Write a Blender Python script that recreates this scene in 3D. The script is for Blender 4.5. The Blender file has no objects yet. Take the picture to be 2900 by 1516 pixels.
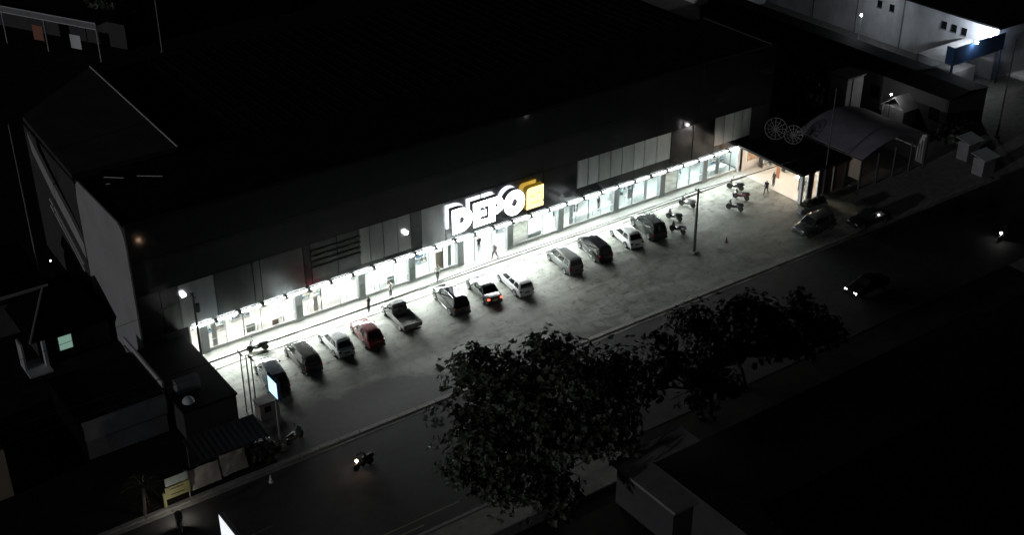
import bpy, bmesh, math, random
from mathutils import Vector, Matrix, noise
random.seed(7)
R = math.radians
PI = math.pi
scene = bpy.context.scene
C = scene.collection

# ------------------------------------------------------------------ camera, sky, sun, exposure
cam_d = bpy.data.cameras.new('camera')
cam = bpy.data.objects.new('camera', cam_d)
C.objects.link(cam)
cam_d.sensor_width = 36.0
cam_d.lens = 45.76
cam_d.clip_start = 0.5
cam_d.clip_end = 3000
PITCH, YAW = R(29.5), R(54.4)
F0 = Vector((math.cos(YAW), math.sin(YAW), 0))
RT = Vector((math.sin(YAW), -math.cos(YAW), 0))
FW = F0 * math.cos(PITCH) + Vector((0, 0, -math.sin(PITCH)))
UP = F0 * math.sin(PITCH) + Vector((0, 0, math.cos(PITCH)))
cam.matrix_world = Matrix(((RT.x, UP.x, -FW.x, -36.6), (RT.y, UP.y, -FW.y, -104.1), (RT.z, UP.z, -FW.z, 70.0), (0, 0, 0, 1)))
scene.camera = cam

world = bpy.data.worlds.new('World')
scene.world = world
world.use_nodes = True
wn = world.node_tree
sky = wn.nodes.new('ShaderNodeTexSky')
sky.sky_type = 'NISHITA'
sky.sun_disc = False
sky.sun_elevation = R(18)
sky.sun_rotation = R(-75)
hs = wn.nodes.new('ShaderNodeHueSaturation')
hs.inputs['Saturation'].default_value = 0.45
wn.links.new(sky.outputs[0], hs.inputs['Color'])
wn.links.new(hs.outputs[0], wn.nodes['Background'].inputs[0])
wn.nodes['Background'].inputs[1].default_value = 0.0012

sun_d = bpy.data.lights.new('moon_light', 'SUN')
sun_d.energy = 0.29
sun_d.angle = R(0.5)
sun_d.color = (0.97, 0.98, 1.0)
sun = bpy.data.objects.new('moon_light', sun_d)
C.objects.link(sun)
sun.rotation_euler = Vector((0.97, 0.12, -0.16)).to_track_quat('-Z', 'Y').to_euler()

scene.view_settings.view_transform = 'Standard'
scene.view_settings.look = 'None'
scene.view_settings.exposure = 0.25
scene.view_settings.gamma = 1.0

LAMP = dict(strip=62.0, beam=235.0, inside=90.0, letter=24.0, yellow=1.6, lobby=60.0)

# ------------------------------------------------------------------ materials
MATS = {}
def mat(name, col, rough=0.6, metal=0.0, var=0.0, scale=3.0, emit=None, es=0.0, bump=0.0, spec=0.5, coat=0.0, stretch=None):
    if name in MATS: return MATS[name]
    m = bpy.data.materials.new(name)
    m.use_nodes = True
    nt = m.node_tree
    b = nt.nodes['Principled BSDF']
    b.inputs['Base Color'].default_value = (*col, 1)
    b.inputs['Roughness'].default_value = rough
    b.inputs['Metallic'].default_value = metal
    b.inputs['Specular IOR Level'].default_value = spec
    b.inputs['Coat Weight'].default_value = coat
    if emit:
        b.inputs['Emission Color'].default_value = (*emit, 1)
        b.inputs['Emission Strength'].default_value = es
    if var > 0 or bump > 0:
        tc = nt.nodes.new('ShaderNodeTexCoord')
        mp = nt.nodes.new('ShaderNodeMapping')
        if stretch: mp.inputs['Scale'].default_value = stretch
        nz = nt.nodes.new('ShaderNodeTexNoise')
        nz.inputs['Scale'].default_value = scale
        nz.inputs['Detail'].default_value = 6
        nz.inputs['Roughness'].default_value = 0.6
        nt.links.new(tc.outputs['Object'], mp.inputs[0])
        nt.links.new(mp.outputs[0], nz.inputs['Vector'])
        if var > 0:
            cr = nt.nodes.new('ShaderNodeValToRGB')
            cr.color_ramp.elements[0].position = 0.3
            cr.color_ramp.elements[1].position = 0.72
            cr.color_ramp.elements[0].color = (*[c * (1 - var) for c in col], 1)
            cr.color_ramp.elements[1].color = (*[min(1, c * (1 + var)) for c in col], 1)
            nt.links.new(nz.outputs[0], cr.inputs[0])
            nt.links.new(cr.outputs[0], b.inputs['Base Color'])
        if bump > 0:
            bp = nt.nodes.new('ShaderNodeBump')
            bp.inputs['Strength'].default_value = bump
            bp.inputs['Distance'].default_value = 0.03
            nt.links.new(nz.outputs[0], bp.inputs['Height'])
            nt.links.new(bp.outputs[0], b.inputs['Normal'])
    MATS[name] = m
    return m

def emis(name, col, s):
    return mat(name, (0.6, 0.6, 0.6), 0.5, emit=col, es=s)

def glass_mat(name, tint=(0.93, 0.97, 0.96), gloss=0.1):
    m = bpy.data.materials.new(name)
    m.use_nodes = True
    nt = m.node_tree
    nt.nodes.clear()
    out = nt.nodes.new('ShaderNodeOutputMaterial')
    tr = nt.nodes.new('ShaderNodeBsdfTransparent')
    tr.inputs[0].default_value = (*tint, 1)
    gl = nt.nodes.new('ShaderNodeBsdfGlossy')
    gl.inputs['Roughness'].default_value = 0.04
    mx = nt.nodes.new('ShaderNodeMixShader')
    fr = nt.nodes.new('ShaderNodeFresnel')
    fr.inputs[0].default_value = 1.35 + gloss
    nt.links.new(fr.outputs[0], mx.inputs[0])
    nt.links.new(tr.outputs[0], mx.inputs[1])
    nt.links.new(gl.outputs[0], mx.inputs[2])
    nt.links.new(mx.outputs[0], out.inputs[0])
    MATS[name] = m
    return m

def lot_material():
    m = bpy.data.materials.new('lot_concrete')
    m.use_nodes = True
    nt = m.node_tree
    N, L = nt.nodes, nt.links
    b = N['Principled BSDF']
    tc = N.new('ShaderNodeTexCoord')
    def nz(scale, det, rough, st=(1, 1, 1), dist=0.0):
        mp = N.new('ShaderNodeMapping'); mp.inputs['Scale'].default_value = st
        n = N.new('ShaderNodeTexNoise'); n.inputs['Scale'].default_value = scale
        n.inputs['Detail'].default_value = det; n.inputs['Roughness'].default_value = rough
        n.inputs['Distortion'].default_value = dist
        L.new(tc.outputs['Object'], mp.inputs[0]); L.new(mp.outputs[0], n.inputs['Vector'])
        return n.outputs[0]
    def ramp(v, stops):
        r = N.new('ShaderNodeValToRGB')
        e = r.color_ramp.elements
        e[0].position, e[0].color = stops[0][0], (*stops[0][1], 1)
        e[1].position, e[1].color = stops[1][0], (*stops[1][1], 1)
        L.new(v, r.inputs[0])
        return r.outputs[0]
    def mix(kind, f, a, c):
        x = N.new('ShaderNodeMixRGB'); x.blend_type = kind
        if isinstance(f, float): x.inputs[0].default_value = f
        else: L.new(f, x.inputs[0])
        L.new(a, x.inputs[1]); L.new(c, x.inputs[2])
        return x.outputs[0]
    conc = ramp(nz(0.35, 8, 0.62, dist=0.4), [(0.3, (0.22, 0.236, 0.212)), (0.75, (0.30, 0.312, 0.285))])
    swirl = ramp(nz(0.28, 7, 0.66, (0.55, 1.5, 1), 1.3), [(0.38, (0.40, 0.385, 0.35)), (0.64, (1, 1, 1))])
    fine = ramp(nz(5.0, 6, 0.7), [(0.25, (0.80, 0.80, 0.79)), (0.6, (1, 1, 1))])
    spots = ramp(nz(1.1, 5, 0.6, (1, 1, 1), 0.6), [(0.33, (0.34, 0.33, 0.30)), (0.46, (1, 1, 1))])
    c1 = mix('MULTIPLY', 0.85, conc, swirl)
    c1 = mix('MULTIPLY', 1.0, c1, fine)
    c1 = mix('MULTIPLY', 0.85, c1, spots)
    trk = ramp(nz(0.4, 6, 0.65, (1.1, .45, 1), 2.2), [(0.36, (0.55, 0.54, 0.50)), (0.52, (1, 1, 1))])
    c1 = mix('MULTIPLY', 0.6, c1, trk)
    asph = ramp(nz(1.6, 8, 0.7), [(0.3, (0.05, 0.051, 0.049)), (0.7, (0.085, 0.085, 0.08))])
    # worn edge between the slab and the asphalt apron: wanders with noise, further from the shop on the right
    sp = N.new('ShaderNodeSeparateXYZ'); L.new(tc.outputs['Object'], sp.inputs[0])
    def math_(op, a, c):
        x = N.new('ShaderNodeMath'); x.operation = op
        for i, v in enumerate((a, c)):
            if isinstance(v, float): x.inputs[i].default_value = v
            else: L.new(v, x.inputs[i])
        return x.outputs[0]
    wob = math_('MULTIPLY', math_('SUBTRACT', nz(0.22, 4, 0.55, dist=0.8), 0.5), 9.0)
    shx = math_('MULTIPLY', math_('MAXIMUM', math_('SUBTRACT', sp.outputs[0], 14.0), 0.0), 0.24)
    e = math_('ADD', math_('ADD', sp.outputs[1], wob), shx)          # y + wobble + slant
    msk = ramp(math_('MULTIPLY', math_('ADD', e, 13.4), -0.9), [(0.0, (0, 0, 0)), (1.0, (1, 1, 1))])
    col = mix('MIX', msk, c1, asph)
    L.new(col, b.inputs['Base Color'])
    b.inputs['Roughness'].default_value = 0.75
    bp = N.new('ShaderNodeBump'); bp.inputs['Strength'].default_value = 0.25; bp.inputs['Distance'].default_value = 0.02
    L.new(nz(9.0, 6, 0.7), bp.inputs['Height']); L.new(bp.outputs[0], b.inputs['Normal'])
    return m

M = dict(
    soil=mat('soil', (0.022, 0.021, 0.018), 0.95, spec=0.1, var=0.4, scale=0.6, bump=0.4),
    asphalt=mat('asphalt', (0.036, 0.036, 0.036), 0.8, spec=0.3, var=0.25, scale=0.8, bump=0.3),
    paving=mat('paving', (0.20, 0.19, 0.18), 0.85, var=0.3, scale=1.2, bump=0.3),
    kerb=mat('kerb_concrete', (0.22, 0.22, 0.205), 0.8, var=0.3, scale=2.0, bump=0.3),
    walk=mat('walkway_tiles', (0.27, 0.277, 0.255), 0.55, var=0.12, scale=1.5),
    yellow_line=mat('yellow_paint', (0.20, 0.16, 0.08), 0.6, var=0.35, scale=4),
    white_line=mat('white_paint', (0.6, 0.6, 0.58), 0.6, var=0.35, scale=4),
    lot=lot_material(),
    upper=mat('dark_cladding', (0.028, 0.029, 0.031), 0.07, var=0.12, scale=0.4, spec=0.55),
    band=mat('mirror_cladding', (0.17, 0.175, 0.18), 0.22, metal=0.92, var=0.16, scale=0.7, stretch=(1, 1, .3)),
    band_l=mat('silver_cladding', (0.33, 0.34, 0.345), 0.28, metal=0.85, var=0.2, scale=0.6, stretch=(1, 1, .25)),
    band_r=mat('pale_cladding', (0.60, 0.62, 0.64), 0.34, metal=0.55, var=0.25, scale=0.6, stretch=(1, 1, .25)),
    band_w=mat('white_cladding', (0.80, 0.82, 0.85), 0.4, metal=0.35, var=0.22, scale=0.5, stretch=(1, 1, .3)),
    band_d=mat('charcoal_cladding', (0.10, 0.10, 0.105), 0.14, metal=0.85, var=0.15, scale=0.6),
    seam=mat('seam_black', (0.012, 0.012, 0.012), 0.7),
    sidewall=mat('side_render', (0.40, 0.40, 0.41), 0.85, var=0.10, scale=0.35, bump=0.1),
    sidedark=mat('side_dark', (0.05, 0.05, 0.055), 0.85, var=0.2, scale=0.5),
    roof=mat('roof_sheet', (0.012, 0.013, 0.015), 0.75, spec=0.12, var=0.3, scale=0.4),
    roof2=mat('roof_slab', (0.045, 0.046, 0.05), 0.85, var=0.25, scale=0.3),
    trim=mat('pale_trim', (0.55, 0.57, 0.60), 0.5),
    inwall=mat('shop_wall', (0.56, 0.57, 0.56), 0.7, var=0.06, scale=0.5),
    infloor=mat('shop_floor', (0.36, 0.37, 0.36), 0.3, var=0.05, scale=1),
    ceil=mat('shop_ceiling', (0.75, 0.75, 0.75), 0.8),
    column=mat('column_panel', (0.34, 0.36, 0.37), 0.4, var=0.1, scale=1),
    mullion=mat('mullion_alu', (0.62, 0.65, 0.66), 0.4, metal=0.2),
    mull_d=mat('mullion_dark', (0.06, 0.06, 0.065), 0.45),
    glass=glass_mat('shop_glass'),
    strip=emis('strip_light', (0.94, 1.0, 0.97), LAMP['strip']),
    strip_dim=emis('strip_light_dim', (0.93, 1.0, 0.99), LAMP['strip'] * .6),
    inlamp_dim=emis('ceiling_lamp_dim', (0.88, 1.0, 0.99), LAMP['inside'] * .7),
    inlamp=emis('ceiling_lamp', (0.93, 1.0, 0.985), LAMP['inside']),
    inlamp_warm=emis('ceiling_lamp_warm', (1.0, 0.93, 0.86), LAMP['inside']),
    letter=emis('letter_face', (0.97, 0.985, 1.0), LAMP['letter']),
    letter_side=mat('letter_return', (0.30, 0.31, 0.32), 0.5),
    letter_back=emis('letter_back_glow', (0.9, 0.94, 1.0), 10.0),
    yel_back=emis('logo_back_glow', (1.0, 0.62, 0.08), 5.0),
    yel_mark=emis('logo_mark', (1.0, 0.62, 0.16), .8),
    yel=emis('logo_face', (1.0, 0.78, 0.32), LAMP['yellow']),
    yel_side_glow=mat('logo_return_glow', (0.45, 0.27, 0.04), 0.5, emit=(1.0, .6, .05), es=.12),  # faint emission on the box sides stands in for the yellow halo
    black=mat('black_plastic', (0.015, 0.015, 0.016), 0.5),
    rubber=mat('rubber', (0.02, 0.02, 0.02), 0.85),
    rim=mat('alloy_rim', (0.45, 0.46, 0.47), 0.3, metal=0.8),
    carglass=mat('car_glass', (0.012, 0.014, 0.016), 0.04, spec=0.8),
    lamp_clear=mat('headlamp_lens', (0.55, 0.57, 0.6), 0.12, spec=0.8),
    lamp_red=mat('tail_lens', (0.20, 0.015, 0.015), 0.2),
    lamp_red_on=emis('tail_lens_lit', (1.0, 0.07, 0.03), 3.6),
    plate=mat('number_plate', (0.6, 0.55, 0.3), 0.5),
    plate_dk=mat('number_plate_black', (0.03, 0.03, 0.03), 0.5),
    chrome=mat('chrome', (0.75, 0.76, 0.78), 0.1, metal=1.0),
    steel=mat('galvanised_pole', (0.32, 0.32, 0.33), 0.5, metal=0.4, var=0.2, scale=2),
    poledark=mat('dark_pole', (0.06, 0.06, 0.06), 0.7, var=0.2, scale=2),
    wire=mat('wire_black', (0.012, 0.012, 0.012), 0.6),
    skin=mat('skin', (0.30, 0.18, 0.12), 0.6),
    hair=mat('hair', (0.012, 0.010, 0.009), 0.5),
    bark=mat('bark', (0.07, 0.055, 0.045), 0.9, var=0.4, scale=4, bump=0.6),
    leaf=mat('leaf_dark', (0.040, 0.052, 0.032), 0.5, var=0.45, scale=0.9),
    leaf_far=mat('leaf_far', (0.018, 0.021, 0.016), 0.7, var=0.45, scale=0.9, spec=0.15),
    leaf2=mat('leaf_palm', (0.07, 0.085, 0.035), 0.5, var=0.4, scale=1.5),
    pale=mat('pale_wall', (0.46, 0.46, 0.47), 0.85, var=0.18, scale=0.6, bump=0.1),
    white=mat('white_wall', (0.60, 0.62, 0.65), 0.8, var=0.28, scale=0.35, bump=0.1, stretch=(1, 1, .6)),
    grey=mat('grey_wall', (0.22, 0.22, 0.23), 0.85, var=0.2, scale=0.8),
    beige=mat('beige_wall', (0.42, 0.34, 0.27), 0.85, var=0.15, scale=0.5),
    tileroof=mat('tile_roof_dark', (0.0055, 0.005, 0.005), 0.9, spec=0.03, var=0.4, scale=2),
    tinroof=mat('tin_roof_grey', (0.04, 0.038, 0.038), 0.55, var=0.3, scale=0.8, stretch=(3, .4, 1)),
    tarp=mat('tarp_pale', (0.34, 0.32, 0.30), 0.8, var=0.3, scale=0.9),
    yellow=mat('yellow_board', (0.20, 0.19, 0.08), 0.6, var=0.2, scale=1.5),
    mural=mat('grey_green_board', (0.22, 0.26, 0.24), 0.7, var=0.2, scale=1),
    blue=mat('blue_fascia', (0.03, 0.07, 0.16), 0.4, var=0.2, scale=0.6),
    tent=mat('tent_canvas', (0.20, 0.185, 0.23), 0.8, var=0.2, scale=0.4),
    dish=mat('dish_mesh', (0.22, 0.22, 0.21), 0.7),
    window_green=emis('window_green', (0.42, 0.72, 0.58), 0.32),
    curtain=mat('curtain_brown', (0.16, 0.12, 0.10), 0.9),
    orange=mat('orange_banner', (0.42, 0.17, 0.08), 0.7),
    darkcloth=mat('dark_cloth', (0.02, 0.02, 0.022), 0.9),
    bulb=emis('lamp_bulb', (1.0, 1.0, 1.0), 60.0),
    flood=emis('flood_lamp', (0.86, 0.93, 1.0), 1500.0),
    glow_small=emis('facade_glow', (0.93, 0.97, 1.0), 12.0),
    lobby=emis('lobby_lamp', (1.0, 0.78, 0.58), LAMP['lobby']),
    headwarm=emis('headlight_warm', (1.0, 0.62, 0.40), 45.0),
    headwhite=emis('headlight_white', (1.0, 0.97, 0.92), 40.0),
    led_blue=emis('led_panel_blue', (0.42, 0.70, 1.0), 1.5),
    led_white=emis('light_box_face', (0.92, 0.96, 1.0), 0.8),
)

# ------------------------------------------------------------------ mesh helpers
class MB:
    def __init__(s): s.v = []; s.f = []; s.mi = []; s.cur = 0
    def add(s, vs, fs):
        o = len(s.v); s.v += [tuple(p) for p in vs]
        for f in fs: s.f.append([i + o for i in f]); s.mi.append(s.cur)
        return s
    def box(s, x0, x1, y0, y1, z0, z1):
        return s.add([(x0, y0, z0), (x1, y0, z0), (x1, y1, z0), (x0, y1, z0), (x0, y0, z1), (x1, y0, z1), (x1, y1, z1), (x0, y1, z1)],
                     [(0, 3, 2, 1), (4, 5, 6, 7), (0, 1, 5, 4), (1, 2, 6, 5), (2, 3, 7, 6), (3, 0, 4, 7)])
    def bbox(s, x0, x1, y0, y1, z0, z1, b=0.03):
        """box with chamfered vertical edges and top rim"""
        ring = [(x0 + b, y0), (x1 - b, y0), (x1, y0 + b), (x1, y1 - b), (x1 - b, y1), (x0 + b, y1), (x0, y1 - b), (x0, y0 + b)]
        cx, cy = (x0 + x1) / 2, (y0 + y1) / 2
        kx = 1 - b / max(.01, (x1 - x0) / 2); ky = 1 - b / max(.01, (y1 - y0) / 2)
        lv = [[(x, y, z0) for x, y in ring], [(x, y, z1 - b) for x, y in ring], [(cx + (x - cx) * kx, cy + (y - cy) * ky, z1) for x, y in ring]]
        return s.loft(lv)
    def loft(s, rings, cap=True, closed=True):
        n = len(rings[0]); vs = [p for r in rings for p in r]; fs = []
        for k in range(len(rings) - 1):
            for i in range(n if closed else n - 1):
                j = (i + 1) % n
                fs.append((k * n + i, k * n + j, (k + 1) * n + j, (k + 1) * n + i))
        if cap:
            fs.append(tuple(reversed(range(n)))); fs.append(tuple(range((len(rings) - 1) * n, len(rings) * n)))
        return s.add(vs, fs)
    def tube(s, pts, r, n=6, cap=True):
        pts = [Vector(p) for p in pts]
        rs = r if isinstance(r, (list, tuple)) else [r] * len(pts)
        rings = []
        for i, p in enumerate(pts):
            d = (pts[min(i + 1, len(pts) - 1)] - pts[max(i - 1, 0)]).normalized()
            a = Vector((0, 0, 1)) if abs(d.z) < 0.9 else Vector((1, 0, 0))
            u = d.cross(a).normalized(); w = u.cross(d).normalized()
            rings.append([tuple(p + u * math.cos(2 * PI * k / n) * rs[i] + w * math.sin(2 * PI * k / n) * rs[i]) for k in range(n)])
        return s.loft(rings, cap)
    def cyl(s, x, y, z0, z1, r0, r1=None, n=12):
        r1 = r0 if r1 is None else r1
        return s.loft([[(x + math.cos(2 * PI * k / n) * r0, y + math.sin(2 * PI * k / n) * r0, z0) for k in range(n)],
                       [(x + math.cos(2 * PI * k / n) * r1, y + math.sin(2 * PI * k / n) * r1, z1) for k in range(n)]])
    def quad(s, a, b, c, d): return s.add([a, b, c, d], [(0, 1, 2, 3)])
    def slab(s, pts, th):
        """thick polygon: pts counter-clockwise seen from outside, extruded inward by th"""
        P = [Vector(p) for p in pts]
        nrm = (P[1] - P[0]).cross(P[2] - P[1]).normalized()
        Q = [p - nrm * th for p in P]; n = len(P)
        return s.add(P + Q, [tuple(range(n)), tuple(reversed(range(n, 2 * n)))] + [(i, n + i, n + (i + 1) % n, (i + 1) % n) for i in range(n)])
    def sphere(s, c, r, n=10, m=6, sz=1.0):
        rings = []
        for k in range(m + 1):
            a = -PI / 2 + PI * (k + .02) / (m + .04)
            rings.append([(c[0] + math.cos(a) * r * math.cos(2 * PI * i / n), c[1] + math.cos(a) * r * math.sin(2 * PI * i / n), c[2] + math.sin(a) * r * sz) for i in range(n)])
        return s.loft(rings)
    def build(s, name, m, parent=None, world=True, smooth=False, stuff=False):
        me = bpy.data.meshes.new(name)
        off = Vector(parent_origin(parent)) if (parent is not None and world) else Vector((0, 0, 0))
        me.from_pydata([tuple(Vector(p) - off) for p in s.v], [], s.f)
        ms = m if isinstance(m, (list, tuple)) else [m]
        for x in ms: me.materials.append(M[x] if isinstance(x, str) else x)
        if len(ms) > 1:
            for p, i in zip(me.polygons, s.mi): p.material_index = i
        bm = bmesh.new(); bm.from_mesh(me)
        bmesh.ops.recalc_face_normals(bm, faces=bm.faces)
        bm.to_mesh(me); bm.free()
        if smooth:
            for p in me.polygons: p.use_smooth = True
            try: me.set_sharp_from_angle(angle=R(smooth if smooth is not True else 40))
            except Exception: pass
        o = bpy.data.objects.new(name, me)
        C.objects.link(o)
        if parent is not None: o.parent = parent
        if stuff: o['kind'] = 'stuff'
        return o

def parent_origin(p):
    v = Vector((0, 0, 0))
    while p is not None:
        v += p.location; p = p.parent
    return v

def thing(name, label, cat, loc=(0, 0, 0), rotz=0.0, group=None):
    o = bpy.data.objects.new(name, None)
    C.objects.link(o)
    o.empty_display_size = 0.3
    o.location = loc; o.rotation_euler = (0, 0, rotz)
    o['label'] = label; o['category'] = cat
    if group: o['group'] = group
    return o
def tag(o, label, cat, group=None):
    o['label'] = label; o['category'] = cat
    if group: o['group'] = group
    return o
def struct(name, mb, m, **k):
    o = mb.build(name, m, **k); o['kind'] = 'structure'; return o
def copy_tree(o, parent=None):
    c = o.copy(); C.objects.link(c); c.parent = parent
    for ch in list(o.children): copy_tree(ch, c)
    return c
def B(*a): return MB().box(*a)
ORD = ['first', 'second', 'third', 'fourth', 'fifth', 'sixth', 'seventh', 'eighth', 'ninth', 'tenth', 'eleventh', 'twelfth', 'thirteenth', 'fourteenth', 'fifteenth', 'sixteenth']

# ------------------------------------------------------------------ ground, road, lot
def grid(x0, x1, y0, y1, z, nx, ny, amp=0.0):
    mb = MB()
    vs = [(x0 + (x1 - x0) * i / nx, y0 + (y1 - y0) * j / ny, z + (amp * noise.noise(Vector((i * .7, j * .7, 3))) if 0 < i < nx and 0 < j < ny else 0)) for j in range(ny + 1) for i in range(nx + 1)]
    mb.add(vs, [(j * (nx + 1) + i, j * (nx + 1) + i + 1, (j + 1) * (nx + 1) + i + 1, (j + 1) * (nx + 1) + i) for j in range(ny) for i in range(nx)])
    return mb
struct('ground', grid(-700, 900, -500, 1100, -0.06, 8, 8), 'soil')
struct('road', grid(-300, 500, -34.6, -20.1, -0.04, 4, 1), 'asphalt')
struct('parking_lot', grid(-0.9, 80, -19.55, -1.75, 0.0, 4, 2), 'lot')
wk = struct('walkway', MB().box(-0.9, 72.4, -1.75, 0.0, -0.05, 0.13), 'walk')
struct('roadside_pavement', MB().box(-60, 24, -38.6, -34.9, -0.05, 0.10), 'paving')
# kerb stones, each its own piece
kerb = thing('kerb', 'long pale concrete kerb between parking lot and road', 'kerb', (30, -19.8, 0))
kerb['kind'] = 'structure'; del kerb['label']; del kerb['category']
ks = None
for i in range(62):
    x = -26 + i * 2.0
    if ks is None:
        mb = MB().bbox(-0.985, 0.985, -0.26, 0.26, -0.06, 0.05, 0.03)
        ks = mb.build('kerb_stone', 'kerb', kerb, world=False); o = ks
    else:
        o = ks.copy(); C.objects.link(o); o.parent = kerb
    o.location = (x - 30, random.uniform(-.012, .012), random.uniform(-.015, .01))
struct('drain_cover_strip', MB().box(-26, 98, -20.55, -20.05, -0.05, -0.02), 'paving')
struct('gutter_strip', MB().box(-60, 24, -34.9, -34.6, -0.05, 0.12), 'kerb')
struct('road_edge_marking', MB().box(-60, 9, -33.0, -32.9, -0.04, -0.034).box(-60, 5, -33.85, -33.7, -0.04, -0.034), 'yellow_line')
# side strip left of the store and yard on the right
struct('side_yard', grid(80, 109, -60, -8.2, -0.045, 2, 2), 'paving')
struct('court_ground', grid(104, 190, -60, 70, -0.05, 2, 2), 'paving')

# ------------------------------------------------------------------ the store
store = thing('store_building', 'long dark store building with mirrored front and lit shop windows', 'store', (36, 6, 0))
def part(name, mb, m, parent=None, **k):
    return mb.build(name, m, parent or store, **k)
part('shop_floor', B(0, 73, 0.0, 9, -0.02, 0.10), 'infloor')
part('back_wall', B(-0.2, 73.6, 9, 9.2, -0.02, 3.5), 'inwall')
part('end_wall', B(-0.2, -0.05, 0.1, 8.99, -0.02, 3.5), 'inwall')
part('end_wall', B(73.42, 73.6, 0.1, 8.99, -0.02, 3.5), 'inwall')
part('shop_ceiling', B(-0.2, 73.6, 0.06, 9.2, 3.503, 3.62), 'ceil')
part('front_core', B(-4.75, 77.45, 0.14, 13, 3.63, 15.45), 'sidedark')
part('corner_wall', B(-4.75, -0.22, 0.02, 12.9, 0, 3.62), 'sidedark')
part('corner_wall', B(73.62, 77.4, 0.02, 12.9, 0, 3.62), 'sidedark')
sw = MB()
# pale left end wall with a rounded top front corner
pts = [(0.02, 0.0), (0.02, 13.2), (0.12, 14.4), (0.6, 15.3), (1.5, 15.7), (11.9, 15.7), (12.5, 15.2), (12.95, 13.5), (12.95, 0.0)]
sw.loft([[(-4.92, y, z) for y, z in pts], [(-4.76, y, z) for y, z in pts]])
part('left_end_wall', sw, 'sidewall')
part('right_end_wall', B(77.46, 77.62, 0.02, 12.95, 0, 15.6), 'sidedark')
# upper dark cladding, panel by panel
xs = [-4.74 + i * (82.2 / 14) for i in range(15)]
for i in range(14):
    for z0, z1 in ((8.36, 12.0), (12.02, 15.55)):
        part('upper_panel', B(xs[i] + 0.006, xs[i + 1] - 0.006, 0.0, 0.12, z0, z1), 'upper')
part('parapet_coping', B(-4.72, 77.5, -0.08, 0.5, 15.56, 15.72), 'upper')
# lower band: (x0, x1, z0, z1, material)
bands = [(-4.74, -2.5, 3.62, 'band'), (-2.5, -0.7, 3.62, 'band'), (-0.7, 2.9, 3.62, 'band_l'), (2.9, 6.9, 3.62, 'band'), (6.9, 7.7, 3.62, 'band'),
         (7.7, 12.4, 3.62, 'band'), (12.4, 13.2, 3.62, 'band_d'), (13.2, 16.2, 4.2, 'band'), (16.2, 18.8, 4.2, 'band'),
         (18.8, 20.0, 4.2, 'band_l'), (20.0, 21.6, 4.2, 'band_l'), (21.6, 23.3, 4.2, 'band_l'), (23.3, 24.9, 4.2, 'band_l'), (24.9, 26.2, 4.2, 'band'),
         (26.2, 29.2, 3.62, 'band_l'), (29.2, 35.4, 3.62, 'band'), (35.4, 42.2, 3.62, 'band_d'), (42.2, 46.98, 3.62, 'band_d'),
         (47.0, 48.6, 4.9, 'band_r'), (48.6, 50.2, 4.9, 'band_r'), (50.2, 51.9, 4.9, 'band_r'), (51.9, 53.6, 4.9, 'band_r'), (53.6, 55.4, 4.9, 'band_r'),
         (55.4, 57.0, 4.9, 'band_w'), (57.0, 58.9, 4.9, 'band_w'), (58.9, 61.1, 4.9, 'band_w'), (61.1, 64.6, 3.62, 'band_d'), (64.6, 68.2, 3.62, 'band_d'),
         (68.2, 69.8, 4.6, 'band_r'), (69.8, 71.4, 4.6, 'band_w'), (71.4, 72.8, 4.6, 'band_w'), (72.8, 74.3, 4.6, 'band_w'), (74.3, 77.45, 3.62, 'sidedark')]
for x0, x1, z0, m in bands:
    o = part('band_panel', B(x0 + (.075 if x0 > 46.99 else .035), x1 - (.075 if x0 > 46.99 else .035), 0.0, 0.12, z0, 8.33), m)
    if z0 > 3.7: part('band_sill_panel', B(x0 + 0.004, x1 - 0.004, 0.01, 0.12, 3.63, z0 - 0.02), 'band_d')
part('seam_backing', B(-4.74, 77.45, 0.121, 0.139, 3.64, 15.5), 'seam')
part('band_ledge', B(-4.74, 77.45, -0.05, -0.002, 8.335, 8.355), 'seam')
# three horizontal louvre rails in front of two panels
for k in range(4):
    part('louvre_rail', B(13.3, 18.9, -0.12, -0.04, 5.6 + k * 0.62, 5.72 + k * 0.62), 'seam')
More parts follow.
